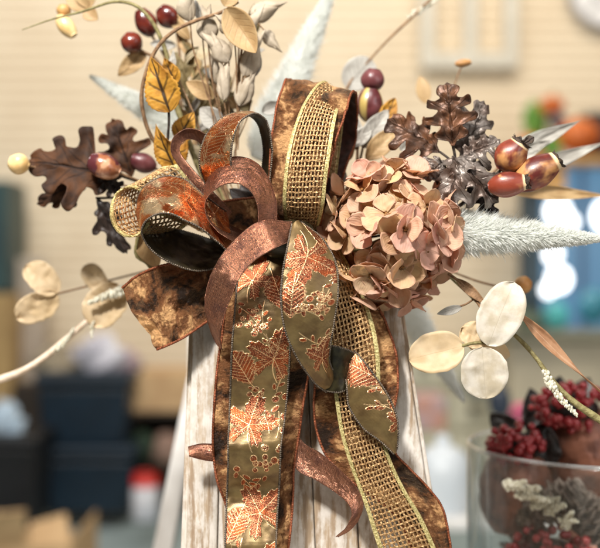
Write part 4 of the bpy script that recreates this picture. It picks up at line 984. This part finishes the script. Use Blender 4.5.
stemobj('stem', l8, M_STEMG, [(139, 232, 30), (136, 254, 36), (146, 262, 40), (160, 268, 44), (230, 250, 40)], .0016, 30)
leafobj('leaf', l8, M_TAN, (140, 230, 34), (158, 268, 44), 24, f_oval, cup=.3)
SETBACK[0] = 0
# ------------------------------------------------------------------ glass vase and its filling
VY = .23; VC = B(614, 446, VY); VR = 146*S(VY); VZ0 = -.452; VZ1 = VC[2]
gv = thing('glass_vase', 'wide clear glass vase at the lower right filled with pods and berries', 'vase', (VC[0], VY, VZ0))
mb = MB(); n = 72; th_ = np.linspace(0, 2*math.pi, n, endpoint=False)
prof = [(0.001, VZ0), (VR-.004, VZ0), (VR, VZ0+.004), (VR, VZ1-.0015), (VR-.0012, VZ1), (VR-.0028, VZ1), (VR-.004, VZ1-.0015), (VR-.004, VZ0+.012), (0.001, VZ0+.010)]
G = np.array([np.stack([VC[0]+r*np.cos(th_), VY+r*np.sin(th_), np.full(n, z)], 1) for r, z in prof])
mb.grid(G, closed=True, flip=True); o = mb.build('glass_wall', M_GLASS, gv)
mb = MB(); mb.tube(np.stack([VC[0]+(VR-.002)*np.cos(np.linspace(0, 6.284, 97)), VY+(VR-.002)*np.sin(np.linspace(0, 6.284, 97)), np.full(97, VZ1+.001)], 1), .0019, 10); mb.build('rim', M_GLASSR, gv)
M_COPB = plain('copper_pod', lin(166, 108, 84), lin(112, 72, 58), 45, .38, .35, .5, .003)
M_SILV = plain('frosted_scale', lin(150, 136, 124), lin(96, 82, 72), 160, .5, .2, .8, .003)
M_RED = plain('red_bead', lin(186, 48, 50), lin(112, 18, 30), 40, .2, .1, 0, coat=.7)
M_DARKL = plain('dark_glossy_leaf', lin(40, 36, 34), lin(66, 60, 58), 90, .25, .1, .5, .002)
def copperpod(label, px, py, y, w, h, tilt, seed):
    y += .06
    s = S(y); c = B(px, py, y); t_ = thing('copper_pod', label, 'pod', c, 'copper pods in the glass vase')
    ax = unit(np.array([math.sin(tilt), .1, math.cos(tilt)])); L = h*s; t = np.linspace(0, 1, 20); pr = np.sin(math.pi*(t*.88+.06))**.55; pr[-3:] *= np.array([.92, .7, .4])
    mb = MB(); mb.lathe(c-ax*L/2, ax, [(L*x, w*s/2*q) for x, q in zip(t, pr)], 32, lump=.07, seed=seed); mb.build('body', M_COPB, t_)
    mb = MB(); e = c+ax*L/2
    for q in range(7):
        a = q*.9; d = np.array([math.cos(a), math.sin(a), 0])
        leaf(mb, e-ax*.004, e+d*w*s*.18+ax*.010, w*s*.16, f_lance, ax, cup=.3, n=8, m=4)
    mb.build('crown', M_CALYX, t_, solid=.0006)
copperpod('copper brown pod at the left inside the glass vase', 516, 488, .15, 74, 92, .15, 1)
copperpod('large copper pod standing above the vase rim at the right', 580, 448, .17, 86, 96, -.1, 2)
copperpod('copper pod low at the right inside the vase', 652, 500, .15, 80, 92, .3, 3)
copperpod('copper pod at the back of the vase', 600, 560, .22, 90, 96, .6, 4)
def cone(label, px, py, y, w, h, tilt):
    y += .06
    s = S(y); c = B(px, py, y); t_ = thing('pine_cone', label, 'pine cone', c, 'frosted cones in the vase')
    ax = unit(np.array([math.sin(tilt), -.15, math.cos(tilt)])); e1 = unit(np.cross(ax, [0, 1, .1])); e2 = np.cross(ax, e1); L = h*s
    mb = MB(); mb.lathe(c-ax*L/2, ax, [(L*x, w*s*.28*math.sin(math.pi*(x*.9+.05))**.6) for x in np.linspace(0, 1, 10)], 14); mb.build('core', M_CALYX, t_)
    mb = MB(); N_ = 46
    for k in range(N_):
        u = (k+.5)/N_; a = k*golden; rr = w*s/2*math.sin(math.pi*(u*.85+.1))**.7; d = e1*math.cos(a)+e2*math.sin(a); p = c-ax*L/2+ax*L*u
        leaf(mb, p+d*rr*.3, p+d*rr+ax*L*.10, w*s*.40, f_disc, unit(ax-d*.3), cup=.35, curl=.1, n=8, m=6, bumpy=.002, seed=k)
    mb.build('scales', M_SILV, t_, solid=.002)
cone('silver frosted cone lying in the middle of the vase', 548, 506, .10, 46, 70, 1.0)
cone('greyish frosted cone at the bottom of the vase', 520, 570, .13, 60, 80, .4)
cone('grey frosted cone at the right of the vase', 600, 524, .11, 50, 70, -.8)
fz = thing('frosted_sprig', 'cream white frosted sprig lying across the middle of the vase', 'sprig', B(535, 500, .14))
for q in range(13):
    x0, y0 = 508+q*4.6+rnd.uniform(-3, 3), 484+q*3.2+rnd.uniform(-5, 5); an = rnd.uniform(-.7, 1.5)
    catkin(fz, [(x0, y0, 134), (x0+8*math.cos(an), y0-8*math.sin(an), 128), (x0+18*math.cos(an), y0-15*math.sin(an), 122-rnd.uniform(0, 10))], rnd.uniform(.004, .0062), 26, 'tuft', 40+q)
stemobj('stem', fz, M_STEMD, [(502, 480, 136), (540, 502, 136), (580, 534, 132)], .002, 20)
def beads(label, px, py, y, spread, nb, r0, seed, flat=.7):
    y += .06
    r = np.random.default_rng(seed); s = S(y); c = B(px, py, y); t_ = thing('berry_cluster', label, 'berries', c, 'red berry clusters in the vase')
    mb = MB(); mb.ball((0, 0, 0), 1.0, 12, 8); first = None
    mb2 = MB(); mb2.ball(c, spread*s*.6, 12, 8, sq=(1, .8, flat)); mb2.build('core', M_DARKL, t_)
    for k in range(nb):
        d = unit(r.normal(0, 1, 3)); d[1] = -abs(d[1]) if r.random() < .75 else d[1]
        p = d*spread*s*r.uniform(.7, 1.0)*np.array([1, .8, flat]); q = r0*r.uniform(.75, 1.2)
        if first is None: first = mb.build('berry', M_RED, t_); b = first; b.location = p
        else: b = first.copy(); COL.objects.link(b); b.parent = t_; b.location = p
        b.scale = (q, q, q)
beads('red berry cluster on the left rim of the vase', 516, 444, .13, 30, 70, .0042, 1)
beads('deep red berry cluster at the top of the vase', 572, 408, .15, 46, 95, .0042, 2, .55)
beads('dark red berry cluster low in the vase', 548, 556, .10, 52, 90, .0042, 3, .6)
beads('red berry cluster at the right side of the vase', 640, 420, .16, 40, 70, .0042, 4)
dl = thing('dark_leaf_sprig', 'dark glossy leaves behind the berries at the top of the vase', 'leaf spray', B(545, 440, .2))
for base, tip, w in (((540, 440, 250), (530, 388, 250), 30), ((548, 430, 250), (560, 376, 250), 34), ((560, 425, 250), (590, 378, 255), 32), ((530, 450, 220), (556, 420, 210), 30), ((545, 470, 200), (548, 426, 190), 26), ((520, 440, 250), (490, 414, 260), 26)):
    leafobj('leaf', dl, M_DARKL, base, tip, w, f_oval, cup=.4, curl=.1, bumpy=.006, solid=.0008, seed=int(tip[0]))
# ------------------------------------------------------------------ the shop behind
M_WALL = plain('cream_siding', lin(236, 219, 190), lin(228, 209, 179), 3, .75, 0, .05, .002)
WY = 4.0; WZ0, WZ1 = -1.0, 2.2; X0, X1 = -2.6, 2.6; pitch = .052
pts = []
z = WZ0
while z < WZ1: pts += [(WY-.005, z), (WY-.002, z+pitch-.006), (WY+.004, z+pitch-.005)]; z += pitch
G = np.array([[(x, y, zz) for x in (X0, X1)] for y, zz in pts]); mb = MB(); mb.grid(G, flip=True)
struct(mb.build('wall', M_WALL, smooth=False))
mb = MB(); mb.add([(X0, -2.5, -.96), (X1, -2.5, -.96), (X1, WY+.05, -.96), (X0, WY+.05, -.96)], [(0, 1, 2, 3)])
struct(mb.build('floor', plain('grey_concrete', lin(150, 164, 164), lin(132, 146, 146), 5, .6, 0, .1, .002)))

def bx(name, px0, py0, px1, py1, y, dep, mat, root=None, parent=None, bev=.006, taper=1.0):
    a = B(px0, py0, y); b = B(px1, py1, y); mb = MB(); c = (a+b)/2; h = np.abs(b-a)/2
    mb.box((c[0], y+dep/2, c[2]), (h[0], dep/2, h[2]), taper=taper); return mb.build(name, mat, root, parent, smooth=False, bevel=bev)
WHT = bpy.data.materials['white_paint']
M_OLDW = plain('aged_white_paint', lin(222, 216, 200), lin(206, 200, 184), 20, .6)
# old window frame on the wall
wf = thing('window_frame', 'white old window frame hung on the cream wall', 'window frame', B(470, 66, 3.95))
bx('rail', 421, 52, 519, 68, 3.93, .04, M_OLDW, wf); bx('rail', 421, -50, 519, -34, 3.93, .04, M_OLDW, wf)
bx('stile', 421, -34, 435, 52, 3.93, .04, M_OLDW, wf); bx('stile', 505, -34, 519, 52, 3.93, .04, M_OLDW, wf)
bx('muntin', 464, -34, 478, 52, 3.94, .03, M_OLDW, wf)
ck = thing('wall_clock', 'round white clock with a grey rim high on the wall', 'clock', B(609, -12, 3.95))
c = B(609, -12, 3.95); r = 41*S(3.95)
mb = MB(); mb.lathe(c, (0, -1, 0), [(-.02, r*.92), (.006, r*.92), (.0068, .001)], 48); mb.build('face', plain('clock_face', lin(244, 242, 240), lin(240, 238, 236), 5, .5), ck, smooth=False)
mb = MB(); mb.lathe(c, (0, -1, 0), [(-.02, r), (.016, r), (.02, r*.96), (.016, r*.91), (.003, r*.9)], 48); mb.build('rim', plain('grey_rim', lin(180, 176, 174), lin(160, 156, 154), 20, .4), ck)
for a_, l_ in ((2.2, .55), (4.0, .75)):
    mb = MB(); d = np.array([math.cos(a_), 0, math.sin(a_)]); mb.tube([c+np.array([0, -.008, 0]), c+np.array([0, -.008, 0])+d*r*l_], .006, 6); mb.build('hand', M_STEMD, ck)
# storage bins
M_BIN = plain('navy_plastic', lin(15, 38, 54), lin(12, 32, 46), 8, .45, 0, .05, .002)
def bin_(label, x0, y0, x1, y1, y, dep):
    t_ = thing('storage_bin', label, 'storage bin', B((x0+x1)/2, y1, y), 'navy storage bins on the floor')
    bx('body', x0, y0+13, x1, y1, y, dep, M_BIN, t_, bev=.015, taper=.86); bx('lid', x0-3, y0, x1+3, y0+11, y-.02, dep+.04, M_BIN, t_, bev=.012)
bin_('navy plastic bin standing on the floor under the other bin', 38, 447, 132, 516, 3.3, .36)
bin_('navy plastic bin stacked on top with bags on its lid', 36, 374, 128, 447, 3.3, .36)
def crumple(name, label, cat, px, py, y, w, h, mat, seed, amp=.25):
    c = B(px, py, y); s = S(y); ph = np.linspace(.02, math.pi-.02, 22); th = np.linspace(0, 2*math.pi, 36, endpoint=False)
    n = 1+amp*2*vnoise(np.cos(th)[None]*2+3*ph[:, None], np.sin(th)[None]*2+seed, seed)
    G = np.stack([np.sin(ph)[:, None]*np.cos(th)*n*w*s/2, np.sin(ph)[:, None]*np.sin(th)*n*w*s/2*.7, np.cos(ph)[:, None]*n*h*s/2], 2)+c
    mb = MB(); mb.grid(G, closed=True); o = mb.build(name, mat); tag(o, label, cat); return o
M_PB = plain('white_plastic', lin(226, 226, 232), lin(190, 186, 200), 20, .4)
crumple('plastic_bag', 'white crumpled bag lying on the upper navy bin', 'bag', 100, 355, 3.45, 50, 38, M_PB, 1)
crumple('plastic_bag', 'pale plum bag beside the white bag on the upper bin', 'bag', 122, 362, 3.5, 34, 28, plain('plum_plastic', lin(150, 110, 122), lin(190, 170, 176), 20, .5), 2)
crumple('cloth_bundle', 'grey beige bundle at the left of the upper bin', 'bundle', 60, 362, 3.5, 52, 30, plain('beige_cloth', lin(176, 162, 138), lin(130, 118, 96), 14, .8), 3)
tc = thing('trash_bin', 'black bin at the lower left edge with a white bag on it', 'bin', B(8, 530, 3.0))
M_BLK = plain('black_plastic', lin(20, 22, 26), lin(14, 16, 20), 10, .5)
bx('body', -30, 446, 34, 530, 3.0, .4, M_BLK, tc, bev=.02, taper=.9); bx('rim', -33, 438, 37, 447, 2.98, .44, M_BLK, tc, bev=.01)
crumple('plastic_bag', 'bluish white bag on the black bin at the left edge', 'bag', 6, 426, 3.15, 38, 46, plain('blue_white_plastic', lin(200, 216, 228), lin(160, 184, 204), 20, .4), 5)
M_CARD = plain('cardboard', lin(206, 172, 128), lin(190, 154, 112), 12, .8)
cb = thing('cardboard_box', 'open tan cardboard box at the bottom left', 'box', B(22, 600, 2.3))
bx('wall', -40, 545, 72, 620, 2.3, .012, M_CARD, cb, bev=.002); bx('wall', -40, 530, 72, 600, 2.72, .012, M_CARD, cb, bev=.002)
bx('wall', -42, 540, -40, 620, 2.31, .41, M_CARD, cb, bev=.001); bx('wall', 70, 540, 72, 620, 2.313, .40, M_CARD, cb, bev=.001)
def quad(name, cs, mat, root, th=.006):
    f = [B(*q) for q in cs]; mb = MB(); mb.add(f, [(0, 1, 2, 3)]); return mb.build(name, mat, root, smooth=False, solid=th)
quad('flap', [(-30, 545, 2.3), (24, 545, 2.3), (26, 510, 2.22), (-30, 516, 2.2)], M_CARD, cb)
quad('flap', [(30, 548, 2.3), (71, 548, 2.3), (66, 514, 2.42), (30, 524, 2.42)], M_CARD, cb)
jr = thing('paint_jar', 'white jar with a red lid standing on the floor right of the bins', 'jar', B(145, 518, 3.1))
c = B(145, 519, 3.1); s = S(3.1)
mb = MB(); mb.lathe(c, (0, 0, 1), [(0, 12*s), (.005, 13*s), (31*s, 13*s), (34*s, 11*s)], 28); mb.build('body', plain('white_jar', lin(226, 226, 230), lin(200, 204, 214), 14, .4), jr)
mb = MB(); mb.lathe(c+np.array([0, 0, 34*s]), (0, 0, 1), [(0, 12.5*s), (11*s, 12.5*s), (12.5*s, 11*s)], 28); mb.build('lid', plain('red_plastic', lin(206, 40, 28), lin(190, 34, 24), 14, .4), jr)
tag(bx('cardboard_box', 128, 372, 196, 412, 3.5, .3, M_CARD), 'closed tan carton right of the navy bins', 'box')
sh = thing('shelf_unit', 'dark brown low shelf in the shadow right of the bins', 'shelf', B(160, 510, 3.5))  # its dark brown also stands in for the shadow beside the bins
M_DKW = plain('dark_wood', lin(62, 50, 38), lin(44, 36, 28), 10, .7)
bx('top_board', 124, 412, 200, 417, 3.5, .32, M_DKW, sh); bx('side_board', 124, 417, 130, 512, 3.5, .32, M_DKW, sh); bx('side_board', 194, 417, 200, 512, 3.5, .32, M_DKW, sh); bx('back_board', 130, 417, 194, 512, 3.78, .02, M_DKW, sh); bx('shelf', 130, 462, 194, 467, 3.5, .27, M_DKW, sh)
crumple('potted_plant', 'small dark green plant on the shelf behind the jar', 'plant', 142, 446, 3.45, 24, 26, plain('dark_green', lin(36, 62, 40), lin(24, 40, 28), 30, .7), 7)
crumple('cloth_bundle', 'grey rose bundle on the lower shelf beside the jar', 'bundle', 168, 450, 3.5, 36, 30, plain('rose_cloth', lin(164, 134, 118), lin(130, 104, 90), 20, .8), 8)
# left edge furniture
lc = thing('tall_cabinet', 'tall cabinet at the left edge with a teal upper door and tan lower door', 'cabinet', B(-20, 510, 3.6))
bx('upper_door', -60, 180, 8, 292, 3.6, .3, plain('teal_paint', lin(44, 72, 72), lin(36, 60, 62), 8, .5), lc); bx('lower_door', -60, 294, 12, 505, 3.6, .3, plain('tan_paint', lin(176, 146, 96), lin(150, 122, 78), 8, .6), lc)
tag(bx('folded_panel', 13, 258, 44, 505, 3.75, .05, plain('mushroom_paint', lin(190, 176, 158), lin(172, 158, 142), 6, .7), bev=.01), 'mushroom grey panel leaning on the wall at the left', 'panel')  # added board whose grey stands in for shade on the wall
tag(bx('wooden_crate', 12, 385, 40, 448, 3.55, .15, M_DKW), 'dark olive crate between the cabinet and the navy bins', 'crate')

# right: chest of drawers, canister, display
M_CHEST = plain('putty_paint', lin(206, 200, 176), lin(190, 184, 160), 6, .6)
ch = thing('drawer_chest', 'putty coloured chest of drawers behind the disc leaves', 'chest of drawers', B(445, 520, 3.5))
bx('carcass', 398, 345, 500, 520, 3.52, .3, M_CHEST, ch)
for r_ in range(4):
    for q in range(2):
        x = 402+q*49; yy = 350+r_*42; d = bx('drawer', x, yy, x+45, yy+36, 3.495, .02, M_CHEST, ch, bev=.004)
        c = B(x+22, yy+18, 3.48); mb = MB(); mb.ball(c, .016, 12, 8); mb.build('knob', M_DKW, ch, d)
tag(bx('dark_basket', 468, 372, 488, 398, 3.2, .12, plain('grey_wicker', lin(96, 104, 104), lin(70, 78, 80), 30, .8), bev=.01), 'grey basket in front of the drawer chest', 'basket')
cn = thing('white_canister', 'rounded white canister right of the lantern', 'canister', B(443, 518, 1.6)); c = B(443, 520, 1.6); s = S(1.6)
mb = MB(); mb.lathe(c, (0, 0, 1), [(0, 24*s), (.01, 27*s), (50*s, 28*s), (66*s, 24*s), (74*s, 12*s), (76*s, .001)], 36); mb.build('body', plain('white_ceramic', lin(222, 228, 232), lin(206, 214, 220), 6, .35), cn)
mb = MB(); mb.lathe(c+np.array([0, 0, 76*s]), (0, 0, 1), [(-.004, 7*s), (4*s, 8*s), (9*s, 5*s), (10*s, .001)], 20); mb.build('knob', bpy.data.materials['white_ceramic'], cn)
tag(bx('carton', 414, 398, 446, 430, 2.6, .2, plain('orange_card', lin(206, 134, 92), lin(180, 170, 180), 8, .7), bev=.004), 'small orange and white carton behind the canister', 'carton')
st_ = thing('side_table', 'white side table under the canister', 'table', B(460, 560, 1.6))
bx('tabletop', 400, 520, 560, 532, 1.5, .5, WHT, st_)
for x in (408, 548):
    for yy in (1.55, 1.9): bx('leg', x-4, 534 if yy < 1.6 else 520, x+4, 760, yy, .04, WHT, st_)
# shelf with autumn display, right
ds = thing('display_shelf', 'wooden wall shelf holding pumpkins at the right', 'shelf', B(560, 160, 3.6))
M_HON = plain('honey_wood', lin(206, 158, 92), lin(180, 130, 70), 8, .5)
bx('board', 528, 156, 660, 163, 3.45, .4, M_HON, ds); bx('bracket', 532, 163, 566, 190, 3.5, .3, M_HON, ds)
M_PUM = plain('pumpkin_orange', lin(216, 116, 50), lin(190, 90, 36), 10, .5)
def pumpkin(label, px, py, y, w):
    c = B(px, py, y); s = S(y); t_ = thing('pumpkin', label, 'pumpkin', c-np.array([0, 0, w*s*.38]), 'pumpkins on the wall shelf')
    ph = np.linspace(.03, math.pi-.03, 18); th = np.linspace(0, 2*math.pi, 64, endpoint=False); rib = 1-.10*np.abs(np.cos(th*5))
    G = np.stack([np.sin(ph)[:, None]*np.cos(th)*rib*w*s/2, np.sin(ph)[:, None]*np.sin(th)*rib*w*s/2, np.cos(ph)[:, None]*np.ones_like(th)*w*s*.38], 2)+c
    mb = MB(); mb.grid(G, closed=True); mb.build('body', M_PUM, t_)
    mb = MB(); mb.tube([c+np.array([0, 0, w*s*.34]), c+np.array([.01, 0, w*s*.5])], [.012, .008], 8); mb.build('stalk', M_STEMG, t_)
pumpkin('orange pumpkin on top of the pile on the shelf', 552, 106, 3.6, 26); pumpkin('large orange pumpkin at the right of the shelf', 578, 136, 3.55, 46); pumpkin('orange pumpkin low at the left of the shelf', 530, 146, 3.5, 28)
crumple('leafy_plant', 'bright green plant beside the pumpkins', 'plant', 535, 120, 3.7, 24, 34, plain('bright_green', lin(110, 160, 60), lin(80, 130, 44), 20, .6), 11)
crumple('leafy_plant', 'small green plant in front of the large pumpkin', 'plant', 552, 146, 3.45, 18, 22, bpy.data.materials['bright_green'], 12)
crumple('navy_gourd', 'navy blue gourd between the pumpkins', 'gourd', 558, 122, 3.55, 18, 16, plain('navy_paint', lin(40, 44, 70), lin(30, 34, 56), 20, .5), 13, .1)
tag(bx('black_speaker', 588, 112, 640, 155, 3.6, .2, M_BLK), 'black box at the right end of the wall shelf', 'box')
# bright window
bw = thing('shop_window', 'blue lit shop window with a dark teal frame at the right', 'window', B(580, 330, 3.6))
bx('frame', 522, 168, 542, 332, 3.55, .08, plain('dark_teal', lin(30, 50, 56), lin(24, 40, 46), 8, .5), bw)
bx('pane', 542, 168, 680, 332, 3.6, .02, emit('daylight_blue', lin(104, 164, 206), .55), bw)
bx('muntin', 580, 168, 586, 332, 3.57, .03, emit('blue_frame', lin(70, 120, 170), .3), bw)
def globe(label, px, py, y, w, h):  # glowing spheres stand for blurred daylight in the panes; lamp form made up
    c = B(px, py, y); s = S(y); t_ = thing('globe_lamp', label, 'lamp', c, 'lit globe lamps in the shop window')
    mb = MB(); mb.ball(c, s/2, 24, 16, sq=(w, w, h)); mb.build('globe', bpy.data.materials.get('lamp_glow') or emit('lamp_glow', (.95, .98, 1), 4), t_)
    mb = MB(); mb.tube([c+np.array([0, 0, h*s/2-.002]), c+np.array([0, 0, h*s/2+.02])], .012, 10); mb.build('cap', M_BLK, t_)
globe('white glowing globe lamp above the plume tip', 558, 212, 3.4, 24, 26); globe('small globe lamp touching the larger one above the plume', 569, 222, 3.5, 17, 17)
globe('white glowing globe lamp just under the plume', 553, 254, 3.42, 17, 19); globe('widest white globe lamp low in the window', 559, 279, 3.4, 23, 26); globe('smallest globe lamp beside the lowest lamps', 548, 290, 3.5, 13, 14); globe('white glowing globe lamp cut by the right edge', 606, 216, 3.4, 26, 32)
crumple('turquoise_vase', 'turquoise vase on the sill below the globe lamps', 'vase', 556, 316, 3.4, 26, 28, plain('turquoise', lin(90, 190, 190), lin(70, 160, 160), 10, .3), 15, .05)
crumple('turquoise_vase', 'teal vase at the right of the window sill', 'vase', 594, 306, 3.4, 30, 36, plain('teal_glaze', lin(60, 140, 160), lin(50, 120, 140), 10, .3), 16, .05)
sl = thing('sill_cabinet', 'grey olive cabinet below the shop window', 'cabinet', B(580, 520, 3.4))
bx('top_board', 505, 332, 690, 340, 3.3, .4, plain('olive_grey', lin(150, 146, 124), lin(120, 118, 100), 6, .7), sl); bx('carcass', 510, 340, 690, 515, 3.35, .3, plain('sand_grey', lin(196, 184, 158), lin(176, 166, 144), 5, .7), sl)
crumple('leafy_plant', 'grey green plant on the sill cabinet', 'plant', 530, 322, 3.35, 30, 22, plain('sage_green', lin(110, 120, 96), lin(70, 84, 70), 24, .8), 17)
crumple('plum_flower', 'pink blurred flower behind the left rim of the vase', 'flower', 520, 412, 1.2, 22, 18, plain('pink_petal', lin(206, 110, 130), lin(180, 80, 110), 20, .7), 18)
crumple('ink_bottle', 'dark slate bottle behind the left rim of the vase', 'bottle', 500, 402, 1.3, 22, 34, plain('slate_glaze', lin(50, 60, 74), lin(40, 46, 58), 10, .4), 19, .06)
